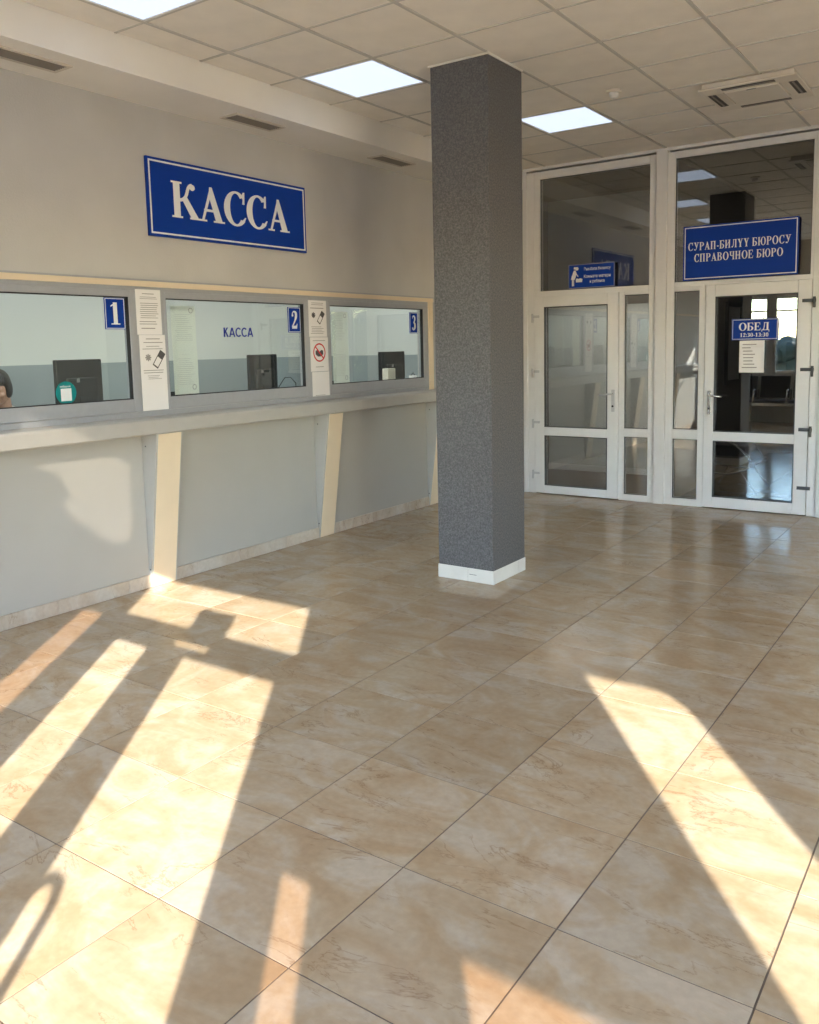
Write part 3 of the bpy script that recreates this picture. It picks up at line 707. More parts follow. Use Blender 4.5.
# ---- lobby behind the left glass door and bureau behind the right one
PT = -2.62
lob = MB().box(-4.6, PT - 0.1, 9.55, 9.65, 0, 3.2).build('wall_lobby', 'lobby_wall'); tag(lob, 'pale wall close behind the left glass door', 'wall', kind='structure')
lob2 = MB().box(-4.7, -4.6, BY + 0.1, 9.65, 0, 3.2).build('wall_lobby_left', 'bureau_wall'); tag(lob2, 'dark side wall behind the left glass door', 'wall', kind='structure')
bbl = MB().box(-4.6, PT - 0.1, 9.535, 9.55, 0, 0.07).build('baseboard_lobby', 'white'); tag(bbl, 'white baseboard along the wall behind the left glass door', 'baseboard', kind='structure')
lof = MB().box(-4.7, PT - 0.05, BY + 0.06, 9.65, -0.1, -0.004).build('floor_lobby', 'lobby_floor'); tag(lof, 'dark brown floor behind the left glass door', 'floor', kind='structure')
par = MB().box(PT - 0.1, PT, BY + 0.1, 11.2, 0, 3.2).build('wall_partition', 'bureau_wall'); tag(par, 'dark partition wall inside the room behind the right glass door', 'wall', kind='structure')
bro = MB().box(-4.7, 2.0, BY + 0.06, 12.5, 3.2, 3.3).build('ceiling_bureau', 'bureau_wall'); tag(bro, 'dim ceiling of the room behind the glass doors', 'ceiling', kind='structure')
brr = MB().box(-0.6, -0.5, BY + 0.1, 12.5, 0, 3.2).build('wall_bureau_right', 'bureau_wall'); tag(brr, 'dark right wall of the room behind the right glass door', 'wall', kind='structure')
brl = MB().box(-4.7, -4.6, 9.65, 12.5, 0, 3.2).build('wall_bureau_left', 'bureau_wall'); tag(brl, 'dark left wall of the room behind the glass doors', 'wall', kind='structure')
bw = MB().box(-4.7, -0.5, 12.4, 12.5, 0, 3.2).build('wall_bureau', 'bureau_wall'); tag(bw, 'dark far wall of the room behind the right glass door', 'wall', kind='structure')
bf = MB().box(PT - 0.05, -0.5, BY + 0.06, 12.5, -0.1, -0.008).box(-4.7, PT - 0.05, 9.65, 12.5, -0.1, -0.008).build('floor_bureau', 'grout'); tag(bf, 'grey tiled floor tinted blue for reflected sky behind the right glass door', 'floor', kind='structure')
bt = flat_box_mesh('floor_tile', 0.594, 0.594, 0.007, 'bureau_floor')
for i in range(4):
    for j in range(7):
        o = bpy.data.objects.new('floor_tile', bt); COL.objects.link(o); o.parent = bf
        o.location = Vector((-2.32 + 0.6 * i, 8.3 + 0.6 * j, -0.008)) - bf.location

# ---- baseboard along the counter
bb = MB().box(WX, WX + 0.008, FY, 6.97, 0, 0.082).build('baseboard_left', 'grout'); tag(bb, 'beige marble skirting along the foot of the cash counter', 'baseboard', kind='structure')
def skirt(a, b): MB().box(WX + 0.008, WX + 0.018, a, b, 0.002, 0.087).build('skirting_tile', 'skirting', bb, 0.0015, origin=(WX + 0.013, (a + b) / 2, 0.002))
FINS = [(1.835, 2.045), (3.49, 3.70), (5.16, 5.355), (6.775, 6.97)]
for (a, b), cuts in (((FY, 1.835), (-0.4, 0.1, 0.6, 1.1, 1.6)), ((2.045, 3.49), (2.32, 2.82, 3.32)), ((3.70, 5.16), (4.28, 4.78)), ((5.355, 6.775), (5.88, 6.38))):
    pts = [a] + list(cuts) + [b]
    for u, v in zip(pts, pts[1:]): skirt(u + 0.001, v - 0.001)

# ================================================================== OBJECTS
# ---- pillar
pil = empty('pillar', (-2.84, 4.87, 0), 'square floor to ceiling pillar clad in grey flecked coating', 'pillar')
px0, px1, py0, py1 = -3.050, -2.640, 4.667, 5.10
box('shaft', 'pillar', pil, px0, px1, py0, py1, 0.088, H - 0.004)
for a, b in ((px0 - 0.005, -2.83), (-2.828, px1 + 0.005)):
    box('skirting_tile', 'whitetile', pil, a, b, py0 - 0.005, py0, 0.001, 0.09, 0.002)
for a, b in ((py0 + 0.0005, 5.0), (5.002, py1 + 0.005)):
    box('skirting_tile', 'whitetile', pil, px1, px1 + 0.005, a, b, 0.001, 0.09, 0.002)
box('skirting_tile', 'whitetile', pil, px0 - 0.005, px0, py0 + 0.0005, py1 + 0.005, 0.001, 0.09, 0.002)
box('skirting_tile', 'whitetile', pil, px0, px1 - 0.001, py1, py1 + 0.005, 0.001, 0.09, 0.002)
box('core', 'grout', pil, px0 + 0.002, px1 - 0.002, py0 + 0.002, py1 - 0.002, 0.0, 0.088)
tr = MB().box(px0 - 0.012, px1 + 0.012, py0 - 0.012, py0, H - 0.014, H - 0.004).box(px1, px1 + 0.012, py0, py1, H - 0.014, H - 0.004)
tr.build('top_trim', 'soffit', pil)
MB().box(-2.815, -2.76, py0 - 0.0058, py0 - 0.0052, 0.048, 0.051).build('label_mark', 'inkdark', pil)

# ---- cash counter: ledge, sheets, fins
ct = empty('cash_counter', (WX, 4.0, 0), 'long cash counter with slanted cream fins and grey sheet panels', 'counter')
lf = lambda u, v, d: (u, d, v)
led = MB().prism([(WX + 0.001, 1.008), (-4.378, 1.014), (-4.370, 1.022), (-4.370, 1.100), (-4.380, 1.110), (WX + 0.001, 1.118)], lf, FY + 0.01, 6.98).build('ledge', 'ledge', ct, 0.002)
box('upstand', 'alu', ct, WX + 0.001, WX + 0.018, FY + 0.01, 6.80, 1.117, 1.150)
pan_x = WX + 0.001
for a, b in ((FY + 0.01, 1.83), (2.05, 3.485), (3.705, 5.155), (5.36, 6.77)):
    box('kick_panel', 'panel', ct, pan_x, pan_x + 0.006, a, b, 0.088, 1.010)
for k, (a, b) in enumerate(FINS):
    fb = MB().prism([(WX + 0.001, 0.001), (-4.530, 0.001), (-4.392, 1.012), (WX + 0.001, 1.012)], lf, a, b).build('fin', 'panel', ct, 0.002)
    MB().prism([(-4.5302, 0.003), (-4.5262, 0.003), (-4.3886, 1.010), (-4.3926, 1.010)], lf, a + 0.014, b - 0.014).build('fin_front', 'cream', fb)
    for z in (0.12, 0.93): MB().lathe((WX + 0.02 + 0.02 * (z > 0.5), a, z), [(0.005, 0), (0.005, -0.002)], 10, 'y').build('screw', 'darkgrey', fb)

# ---- signs on the left wall
ks = empty('cash_sign', (WX, 4.40, 2.28), 'big blue sign with white serif lettering КАССА above the windows', 'sign')
fn = left_fn(3.632, 2.268, WX + 0.001)
KW, KH = 1.495, 0.494
plane_box(MB(), fn, KW, KH, 0, 0.018).build('board', 'blue', ks, 0.002)
m = MB(); border(m, fn, KW, KH, 0.016, 0.011, 0.018, 0.0195); m.build('border_line', 'signwhite', ks)
m = MB(); serif_text(m, 'КАССА', fn, 0.190, 1.300, 0.135, 0.232, 0.018, 0.021, 0.02); m.build('lettering', 'signwhite', ks)

def plate(txt, y0, y1, z0, z1, lab):
    o = empty('number_plate', (WX, (y0 + y1) / 2, z0), lab, 'number plate', 'number plates on the cash windows')
    f = left_fn(y0, z0, WX - 0.011)
    W_, H_ = y1 - y0, z1 - z0
    plane_box(MB(), f, W_, H_, 0, 0.006).build('board', 'blue', o, 0.001)
    m = MB(); border(m, f, W_, H_, 0.004, 0.004, 0.006, 0.007); m.build('border_line', 'signwhite', o)
    m = MB(); u = W_ * 0.24
    serif_text(m, txt, f, u, W_ - u, H_ * 0.15, H_ * 0.7, 0.006, 0.008); m.build('numeral', 'signwhite', o)
plate('1', 3.281, 3.428, 1.674, 1.867, 'blue plate with white numeral 1 on the nearest cash window')
plate('2', 4.912, 5.052, 1.656, 1.850, 'blue plate with white numeral 2 on the middle cash window')
plate('3', 6.545, 6.672, 1.650, 1.842, 'blue plate with white numeral 3 on the farthest cash window')

f2 = left_fn(4.25, 1.624, WX - 0.0115)
m = MB()
def sans_glyph(c):
    if c == 'К': return [rect(0.0, 0.21, 0, 1), [(0.17, 0.38), (0.30, 0.56), (0.66, 1.0), (0.45, 1.0), (0.17, 0.62)], [(0.22, 0.50), (0.34, 0.62), (0.70, 0.0), (0.48, 0.0)]], 0.70
    if c == 'А': return [[(0.0, 0.0), (0.18, 0.0), (0.47, 0.86), (0.47, 1.0), (0.34, 1.0)], [(0.45, 1.0), (0.54, 1.0), (0.86, 0.0), (0.68, 0.0), (0.40, 0.86)], rect(0.20, 0.66, 0.22, 0.36)], 0.86
    return ring(0.44, 0.5, 0.44, 0.51, 0.17, 0.15, 42, 318, 24), 0.80
x_ = 0
for c_ in 'КАССА':
    g_, a_ = sans_glyph(c_)
    for k_, po in enumerate(g_): m.prism([((x_ + u) * 0.0685, v * 0.066) for u, v in po], f2, 0.0, 0.0008 + 0.00003 * (k_ % 5))
    x_ += a_ + 0.05
gl = m.build('window_lettering', 'blueink', None)
tag(gl, 'small blue КАССА lettering stuck on the middle window glass', 'lettering')

st = empty('round_sticker', (WX, 2.985, 1.232), 'round teal sticker with a white square on the nearest window', 'sticker')
f3 = left_fn(2.986, 1.3, WX - 0.0115)
MB().prism(disc(0, 0, 0.068, 40), f3, 0, 0.001).build('disc', 'teal', st)
MB().prism(rect(-0.035, 0.035, -0.048, 0.026), f3, 0.001, 0.0016).build('white_square', 'signwhite', st)
m = MB(); sans_text(m, 'mbank', f3, -0.038, 0.034, 0.033, 0.013, 0.0014, 0.01); m.build('lettering', 'signwhite', st)

# ---- papers
def bars(mb, fn, u0, u1, v0, v1, n, d, seedv, short=0.25):
    rnd = random.Random(seedv)
    for k in range(n):
        v = v1 - (v1 - v0) * (k + 0.5) / n
        h = (v1 - v0) / n * 0.27
        a = u0 + rnd.random() * short * 0.3 * (u1 - u0); b = u1 - rnd.random() * short * (u1 - u0)
        mb.prism(rect(a, b, v - h / 2, v + h / 2), fn, d, d + 0.0003)
def sheet(name, y0, y1, z0, z1, x, lab, parts, cat='notice', group=None):
    o = empty(name, (x, (y0 + y1) / 2, z0), lab, cat, group)
    f = left_fn(y0, z0, x)
    if cat == 'document': MB().add([f(0, 0, 0), f(y1 - y0, 0, 0), f(y1 - y0, z1 - z0, 0), f(0, z1 - z0, 0)], [[0, 1, 2, 3]]).build('sheet', 'thinpaper', o)
    else: plane_box(MB(), f, y1 - y0, z1 - z0, 0, 0.0012).build('sheet', 'paper', o)
    for nm, mt, fun in parts:
        mb = MB(); fun(mb, f); q_ = mb.build(nm, mt, o)
        if nm == 'printed_lines': q_['kind'] = 'stuff'
    return o
def p_text(specs, seedv, d=0.0014):
    def fun(mb, f):
        for k, (u0, u1, v0, v1, n, sh) in enumerate(specs): bars(mb, f, u0, u1, v0, v1, n, d, seedv + k, sh)
    return fun
def phone(cx, cy, s, ang):
    def rr(p):
        return [(cx + s * (x * math.cos(ang) - y * math.sin(ang)), cy + s * (x * math.sin(ang) + y * math.cos(ang))) for x, y in p]
    return rr
def p_phone(cx, cy, s):
    def fun(mb, f):
        r = phone(cx, cy, s, -0.62)
        for q in (rect(-0.22, 0.22, -0.5, -0.42), rect(-0.22, -0.17, -0.42, 0.12), rect(0.17, 0.22, -0.42, 0.12), rect(-0.22, 0.22, 0.12, 0.55)):
            mb.prism(r(q), f, 0.0014, 0.0018)
    return fun
def p_emblem(cx, cy, s):
    def fun(mb, f):
        mb.prism(disc(cx, cy, s * 0.62, 12), f, 0.0014, 0.0017)
        for k in range(8):
            a = k * math.pi / 4
            mb.prism(disc(cx + s * 0.72 * math.cos(a), cy + s * 0.72 * math.sin(a), s * 0.2, 8), f, 0.0014, 0.0017)
    return fun
PX = WX + 0.0135
sheet('paper_notice', 3.497, 3.692, 1.640, 1.925, PX, 'closely printed white notice, upper sheet left of the middle window', [
    ('printed_lines', 'ink', p_text([(0.05, 0.15, 0.250, 0.266, 1, 0.1), (0.03, 0.17, 0.222, 0.243, 2, 0.1), (0.03, 0.175, 0.10, 0.205, 8, 0.2), (0.02, 0.18, 0.06, 0.09, 2, 0.2), (0.03, 0.15, 0.03, 0.05, 1, 0.2)], 5))])
sheet('paper_notice', 3.508, 3.712, 1.154, 1.638, PX, 'long white notice with phone picture, lower sheet left of the middle window', [
    ('printed_lines', 'ink', p_text([(0.05, 0.165, 0.450, 0.468, 1, 0.1), (0.03, 0.185, 0.428, 0.444, 1, 0.05), (0.05, 0.16, 0.405, 0.418, 1, 0.1), (0.02, 0.185, 0.388, 0.402, 1, 0.05), (0.02, 0.19, 0.235, 0.265, 2, 0.1), (0.05, 0.17, 0.198, 0.228, 3, 0.3)], 9)),
    ('phone_picture', 'inkdark', p_phone(0.145, 0.325, 0.11)), ('emblem_picture', 'ink', p_emblem(0.062, 0.34, 0.026))])
sheet('paper_notice', 5.125, 5.340, 1.622, 1.908, PX, 'white notice with phone picture, top sheet between the second and third windows', [
    ('printed_lines', 'ink', p_text([(0.03, 0.18, 0.245, 0.272, 2, 0.2), (0.02, 0.19, 0.215, 0.235, 1, 0.1), (0.02, 0.19, 0.02, 0.085, 5, 0.3)], 15)),
    ('phone_picture', 'inkdark', p_phone(0.145, 0.150, 0.10)), ('emblem_picture', 'inkdark', p_emblem(0.058, 0.17, 0.026))])
def p_ban(mb, f):
    for q in ring(0.106, 0.150, 0.074, 0.074, 0.011, 0.011, 0, 360, 36): mb.prism(q, f, 0.0018, 0.0021)
    mb.prism([(0.052, 0.195), (0.060, 0.203), (0.160, 0.105), (0.152, 0.097)], f, 0.0018, 0.0021)
def p_banicon(mb, f):
    mb.prism([(0.060, 0.165), (0.085, 0.170), (0.106, 0.155), (0.130, 0.170), (0.152, 0.165), (0.152, 0.135), (0.12, 0.118), (0.09, 0.118), (0.060, 0.135)], f, 0.0013, 0.0016)
sheet('paper_notice', 5.134, 5.349, 1.347, 1.618, PX, 'white notice with a red prohibition circle between the second and third windows', [
    ('printed_lines', 'ink', p_text([(0.03, 0.185, 0.236, 0.252, 1, 0.05), (0.055, 0.155, 0.028, 0.044, 1, 0.05)], 21)), ('dark_icon', 'inkdark', p_banicon), ('red_circle', 'red', p_ban)])
sheet('paper_notice', 5.145, 5.352, 1.142, 1.343, PX, 'blank white square notice, lowest sheet between the second and third windows', [
    ('printed_lines', 'ink', p_text([(0.03, 0.18, 0.008, 0.02, 1, 0.2)], 25))])
DXP = WX - 0.0225
def doc(y0, z0, lab, seedv, seal):
    def p_seal(mb, f):
        for q in ring(seal[0], seal[1], 0.018, 0.018, 0.004, 0.004, 0, 360, 18): mb.prism(q, f, 0.0014, 0.0016)
    sheet('document_sheet', y0, y0 + 0.21, z0, z0 + 0.295, DXP, lab, [
        ('printed_lines', 'inkfaint', p_text([(0.07, 0.14, 0.262, 0.27, 1, 0.1), (0.03, 0.18, 0.06, 0.245, 14, 0.35)], seedv)), ('stamp', 'ink', p_seal)], 'document', 'documents inside the cash windows')
doc(3.798, 1.537, 'printed document inside the middle window, upper of two sheets', 31, (0.17, 0.265))
doc(3.801, 1.241, 'printed document inside the middle window, lower of two sheets', 33, (0.17, 0.045))
doc(5.448, 1.530, 'printed document inside the farthest window, upper of two sheets', 35, (0.17, 0.265))
doc(5.450, 1.236, 'printed document inside the farthest window, lower of two sheets', 37, (0.17, 0.045))

# ---- signs on the back wall
SY = BY - 0.034
bs = empty('bureau_sign', (-1.998, SY, 2.064), 'large blue sign СУРАП-БИЛҮҮ БЮРОСУ above the right glass door', 'sign')
fn = back_fn(-2.481, 2.064, SY - 0.0002)
plane_box(MB(), fn, 0.966, 0.478, 0, 0.012).build('board', 'blue', bs, 0.0015)
m = MB(); border(m, fn, 0.966, 0.478, 0.012, 0.008, 0.012, 0.0128); m.build('border_line', 'signwhite', bs)
m = MB(); serif_text(m, 'СУРАП-БИЛҮҮ БЮРОСУ', fn, 0.045, 0.905, 0.262, 0.070, 0.012, 0.0135, 0.10)
m.build('lettering', 'signwhite', bs); m = MB(); serif_text(m, 'СПРАВОЧНОЕ БЮРО', fn, 0.10, 0.845, 0.160, 0.070, 0.012, 0.0135, 0.10); m.build('lettering', 'signwhite', bs)

ls = empty('lunch_sign', (-1.858, BY - 0.007, 1.52), 'blue sign ОБЕД 12:30-13:30 on the right glass door', 'sign')
fn = back_fn(-2.053, 1.520, BY - 0.0065)
plane_box(MB(), fn, 0.39, 0.187, 0, 0.006).build('board', 'blue', ls, 0.001)
m = MB(); border(m, fn, 0.39, 0.187, 0.007, 0.005, 0.006, 0.007); m.build('border_line', 'signwhite', ls)
m = MB(); serif_text(m, 'ОБЕД', fn, 0.062, 0.318, 0.083, 0.068, 0.006, 0.0075, 0.06); m.build('lettering', 'signwhite', ls)
m = MB(); serif_text(m, '12:30-13:30', fn, 0.072, 0.310, 0.028, 0.034, 0.006, 0.0075, 0.06); m.build('hours_lettering', 'signwhite', ls)

dp = empty('paper_notice', (-1.88, BY - 0.007, 1.236), 'printed sheet on the right glass door under the lunch sign', 'notice')
fn = back_fn(-1.985, 1.236, BY - 0.0065)
plane_box(MB(), fn, 0.21, 0.280, 0, 0.0012).build('sheet', 'paper', dp)
m = MB(); bars(m, fn, 0.02, 0.16, 0.03, 0.26, 8, 0.0014, 41, 0.5); m.build('printed_lines', 'ink', dp)['kind'] = 'stuff'

ms = empty('mother_child_sign', (-3.364, SY, 2.052), 'small blue sign with a stooping figure above the left glass door', 'sign')
fn = back_fn(-3.603, 2.054, SY - 0.0002)
plane_box(MB(), fn, 0.478, 0.234, 0, 0.010).build('board', 'blue', ms, 0.0015)
m = MB(); border(m, fn, 0.478, 0.234, 0.002, 0.007, 0.010, 0.0108); m.build('border_line', 'ink', ms)
m = MB()
sans_text(m, 'Эне-бала бөлмөсү', fn, 0.165, 0.435, 0.168, 0.030, 0.0108, 0.012)
m.build('lettering', 'signwhite', ms); m = MB()
sans_text(m, 'Комната матери', fn, 0.165, 0.435, 0.098, 0.030, 0.0108, 0.012)
m.build('lettering', 'signwhite', ms); m = MB()
sans_text(m, 'и ребенка', fn, 0.225, 0.375, 0.050, 0.030, 0.0108, 0.012)
m.build('lettering', 'signwhite', ms)
m = MB()
for po in ([disc(0.092, 0.190, 0.017)] + [[(0.058, 0.172), (0.075, 0.178), (0.088, 0.150), (0.078, 0.105), (0.066, 0.085), (0.030, 0.088), (0.036, 0.115)]] +
           [[(0.080, 0.140), (0.086, 0.146), (0.108, 0.118), (0.102, 0.110)], rect(0.040, 0.050, 0.025, 0.088), rect(0.054, 0.062, 0.025, 0.088)] +
           [[(0.082, 0.060), (0.145, 0.060), (0.150, 0.090), (0.128, 0.098), (0.110, 0.092), (0.088, 0.098), (0.080, 0.085)]] + [disc(0.070, 0.196, 0.012)]):
    m.prism(po, fn, 0.010, 0.0112)
m.build('figure', 'signwhite', ms)

for o in (wb, w4, w5, w6, w7, bs, ls, dp, ms, D1, D2): o.location.x += 0.018

# ---- ceiling lights
lamp0 = None
LBL = {(-1, 1): 'square lit ceiling panel left of the pillar above the cash sign', (-1, -2): 'square lit ceiling panel cut by the top edge of the photo', (0, 4): 'square lit ceiling panel right of the pillar near the glass doors'}
for ci, cj, x, y in light_spots:
    lab = LBL.get((ci, cj), 'lit ceiling panel outside the photo, %s row from entrance, %s column from cash wall' % ({-2: 'first', 1: 'second', 4: 'third'}[cj], {4: 'second', 5: 'second', 9: 'third', 13: 'fourth'}.get(ci, 'first')))
    if lamp0 is None:
        o = empty('ceiling_light', (x, y, H), lab, 'ceiling light', 'square ceiling light panels')
        fr = MB()
        for r in ((-0.295, 0.295, -0.295, -0.277), (-0.295, 0.295, 0.277, 0.295), (-0.295, -0.277, -0.277, 0.277), (0.277, 0.295, -0.277, 0.277)):
            fr.box(x + r[0], x + r[1], y + r[2], y + r[3], H - 0.002, H + 0.04)
        fr.build('frame', 'white', o)
        box('diffuser', 'lamp', o, x - 0.277, x + 0.277, y - 0.277, y + 0.277, H + 0.002, H + 0.012)
        box('housing', 'white', o, x - 0.277, x + 0.277, y - 0.277, y + 0.277, H + 0.013, H + 0.042)
        lamp0 = o
    else:
        o = copy_tree(lamp0); o.location = (x, y, H); o['label'] = lab
lamp1 = None
for y in (2.2, 4.3, 6.4):
    x = -5.15
    if lamp1 is None:
        lamp1 = empty('ceiling_light', (x, y, 2.84), 'ceiling light panel inside the cash room, nearest the entrance', 'ceiling light', 'cash room lights')
        box('housing', 'white', lamp1, x - 0.42, x + 0.42, y - 0.8, y + 0.8, 2.86, 2.899)
        box('diffuser', 'lamp_inner', lamp1, x - 0.40, x + 0.40, y - 0.78, y + 0.78, 2.848, 2.859)
    else:
        o = copy_tree(lamp1); o.location = (x, y, 2.84); o['label'] = 'ceiling light panel inside the cash room, ' + ('second' if y < 5 else 'farthest') + ' from the entrance'
loc_ = MB().box(-4.6, PT - 0.1, BY + 0.1, 9.55, 2.03, 2.055).box(-4.6, PT - 0.1, BY + 0.12, BY + 0.16, 1.89, 2.03).build('ceiling_lobby', 'bureau_wall'); tag(loc_, 'low lobby ceiling behind the left glass door, lip added to hide fill light', 'ceiling', kind='structure')  # front lip added to hide the fill panel from the camera
lobby_fill = empty('ceiling_light', (-3.6, 8.8, 1.99), 'added fill light panel brightening the lobby behind the left glass door', 'ceiling light')
box('housing', 'white', lobby_fill, -4.42, -2.82, 8.2, 9.4, 2.0, 2.029); box('diffuser', 'fill_glow', lobby_fill, -4.40, -2.84, 8.22, 9.38, 1.99, 1.999)  # unseen glowing panel added to brighten the lobby

bureau_fill = empty('ceiling_light', (-1.05, 9.6, 3.16), 'added unseen fill light panel for the room behind the right glass door', 'ceiling light')
box('housing', 'white', bureau_fill, -1.35, -0.75, 9.3, 9.9, 3.17, 3.199); box('diffuser', 'fill_glow', bureau_fill, -1.33, -0.77, 9.32, 9.88, 3.16, 3.169)  # added out of sight to lift the dark room

# ---- soffit vents
vent0 = None
for k, (y0, y1) in enumerate(((2.47, 2.935), (4.155, 4.59), (5.745, 6.20))):
    lab = ['slatted soffit vent at the left edge of the photo', 'slatted soffit vent above the cash sign', 'slatted soffit vent nearest the pillar'][k]
    if vent0 is None:
        yc = (y0 + y1) / 2
        v = empty('air_vent', (-4.30, yc, SOF_Z), lab, 'vent', 'air vents in the soffit')
        fr = MB(); hx, hy = 0.082, 0.235
        z0, z1 = SOF_Z - 0.008, SOF_Z
        fr.box(-4.30 - hx, -4.30 - hx + 0.022, yc - hy, yc + hy, z0, z1).box(-4.30 + hx - 0.022, -4.30 + hx, yc - hy, yc + hy, z0, z1)
        fr.box(-4.30 - hx + 0.022, -4.30 + hx - 0.022, yc - hy, yc - hy + 0.022, z0, z1).box(-4.30 - hx + 0.022, -4.30 + hx - 0.022, yc + hy - 0.022, yc + hy, z0, z1)
        fr.build('frame', 'vent', v)
        box('backing', 'ventdark', v, -4.30 - hx + 0.022, -4.30 + hx - 0.022, yc - hy + 0.022, yc + hy - 0.022, SOF_Z - 0.001, SOF_Z - 0.0002)
        for q in range(6):
            x = -4.352 + q * 0.0205
            MB().prism([(x, SOF_Z - 0.0075), (x + 0.009, SOF_Z - 0.0015), (x + 0.011, SOF_Z - 0.0015), (x + 0.002, SOF_Z - 0.0075)], lf, yc - hy + 0.022, yc + hy - 0.022).build('slat', 'slat', v)
        vent0 = v
    else:
        v = copy_tree(vent0); v.location = (-4.30, (y0 + y1) / 2, SOF_Z); v['label'] = lab

# ---- cassette air conditioner
ac = empty('cassette_air_conditioner', (-1.525, 6.47, H), 'square cream cassette air conditioner in the ceiling above the right door', 'air conditioner')
ax, ay, hw = -1.525, 6.47, 0.315
af = lambda u, v, d: (ax + u, ay + v, H - d)
MB().box(ax - hw + 0.02, ax + hw - 0.02, ay - hw + 0.02, ay + hw - 0.02, H - 0.035, H - 0.004).build('housing', 'acbody', ac)
fm = MB()
for s in ((-hw, hw, -hw, -hw + 0.13), (-hw, hw, hw - 0.13, hw), (-hw, -hw + 0.13, -hw + 0.13, hw - 0.13), (hw - 0.13, hw, -hw + 0.13, hw - 0.13)):
    fm.box(ax + s[0], ax + s[1], ay + s[2], ay + s[3], H - 0.050, H - 0.035)
fm.build('face_frame', 'acbody', ac, 0.008)
box('intake_grille', 'acbody', ac, ax - 0.175, ax + 0.175, ay - 0.175, ay + 0.175, H - 0.054, H - 0.036, 0.006)
for k in range(4):
    a = k * math.pi / 2; c, s_ = round(math.cos(a)), round(math.sin(a))
    def q(u, v): return (u * c - v * s_, u * s_ + v * c)
    p0 = [q(u, v) for u, v in ((-0.17, -0.288), (0.17, -0.288), (0.17, -0.235), (-0.17, -0.235))]
    MB().prism(p0, af, 0.0495, 0.0512).build('louvre', 'ventdark', ac)
    p1 = [q(u, v) for u, v in ((-0.165, -0.268), (0.165, -0.268), (0.165, -0.255), (-0.165, -0.255))]
    MB().prism(p1, af, 0.0512, 0.0545).build('flap', 'slat', ac)
MB().box(ax - 0.03, ax + 0.03, ay - 0.178, ay - 0.168, H - 0.0555, H - 0.0545).build('badge', 'inkdark', ac)

# ---- smoke detector
sm = empty('smoke_detector', (-2.345, 5.915, H), 'small round smoke detector between the ceiling tiles', 'smoke detector')
MB().lathe((-2.345, 5.915, H), [(0.052, 0.0), (0.052, -0.012), (0.046, -0.016)], 24).build('base', 'acbody', sm, smooth=False)
MB().lathe((-2.345, 5.915, H - 0.016), [(0.034, 0.0), (0.032, -0.022), (0.022, -0.032), (0.010, -0.034)], 24).build('sensor_head', 'white', sm)

# ---- cash room furniture
dk = empty('cash_desk', (-5.2, 4.4, 0), 'long desk behind the cash windows', 'desk')
box('worktop', 'desk', dk, -5.55, -4.95, 1.3, 7.4, 0.74, 0.77, 0.003)
for y in (1.32, 2.75, 4.6, 6.25, 7.36): box('side_panel', 'desk', dk, -5.50, -4.97, y - 0.012, y + 0.012, 0, 0.739)
sl = MB().box(-4.93, WX - 0.101, 1.3, 7.4, 1.115, 1.145).build('inner_sill', 'white', None, 0.003); tag(sl, 'white inner sill under the cash windows', 'sill', kind='structure')

def monitor(x, y, z0, w_, h_, rz, lab):
    o = empty('monitor', (x, y, 0.77), lab, 'monitor', 'monitors behind the cash windows')
    body = MB().box(x - 0.02, x + 0.015, y - w_ / 2, y + w_ / 2, z0, z0 + h_).build('screen_case', 'black', o, 0.006)
    MB().box(x + 0.015, x + 0.045, y - w_ * 0.32, y + w_ * 0.32, z0 + h_ * 0.12, z0 + h_ * 0.68).build('rear_housing', 'black', o, 0.010)
    MB().box(x - 0.022, x - 0.020, y - w_ / 2 + 0.012, y + w_ / 2 - 0.012, z0 + 0.015, z0 + h_ - 0.012).build('screen', 'darkgrey', body)
    MB().box(x + 0.02, x + 0.05, y - 0.035, y + 0.035, 0.785, z0 + h_ * 0.35).build('stand_neck', 'black', o, 0.004)
    MB().prism([(-0.12, -0.10), (0.12, -0.10), (0.14, 0.0), (0.12, 0.10), (-0.12, 0.10), (-0.14, 0.0)], lambda u, v, d: (x + 0.02 + v, y + u, 0.77 + d), 0, 0.015).build('stand_foot', 'black', o)
    MB().box(x + 0.045, x + 0.046, y - 0.05, y - 0.026, z0 + h_ * 0.60, z0 + h_ * 0.67).build('rear_mark', 'ink', o)
    o.rotation_euler = (0, 0, rz)
    return o
monitor(-5.15, 3.475, 1.11, 0.36, 0.38, 0.05, 'black monitor seen from behind in the nearest window beside the sticker')
monitor(-5.12, 5.19, 1.11, 0.30, 0.38, -0.10, 'black monitor seen from behind in the middle window')
monitor(-5.02, 6.89, 1.10, 0.36, 0.385, -0.10, 'black monitor seen from behind in the farthest window')
def cable(pts, lab):
    o = MB().tube(pts, 0.004, 6).build('cable', 'black', None, smooth=True); tag(o, lab, 'cable')
def arc_pts(x, y0, y1, z0, zt):
    return [(x, y0 + (y1 - y0) * t, z0 + (zt - z0) * math.sin(math.pi * t)) for t in [k / 12 for k in range(13)]]
cable(arc_pts(-5.02, 5.33, 5.50, 1.146, 1.30) , 'black cable looped beside the middle monitor') if False else None
cable([(-5.06, 5.30, 1.20), (-5.04, 5.37, 1.29), (-5.02, 5.42, 1.29), (-5.0, 5.46, 1.24), (-4.98, 5.44, 1.17), (-4.96, 5.40, 1.10), (-4.96, 5.40, 0.78)], 'black cable looped beside the middle monitor')
cable([(-4.955, 7.10, 1.22), (-4.94, 7.14, 1.27), (-4.94, 7.17, 1.24), (-4.94, 7.17, 1.16), (-4.955, 7.13, 1.10), (-4.955, 7.12, 0.785)], 'black cable looped beside the farthest monitor')

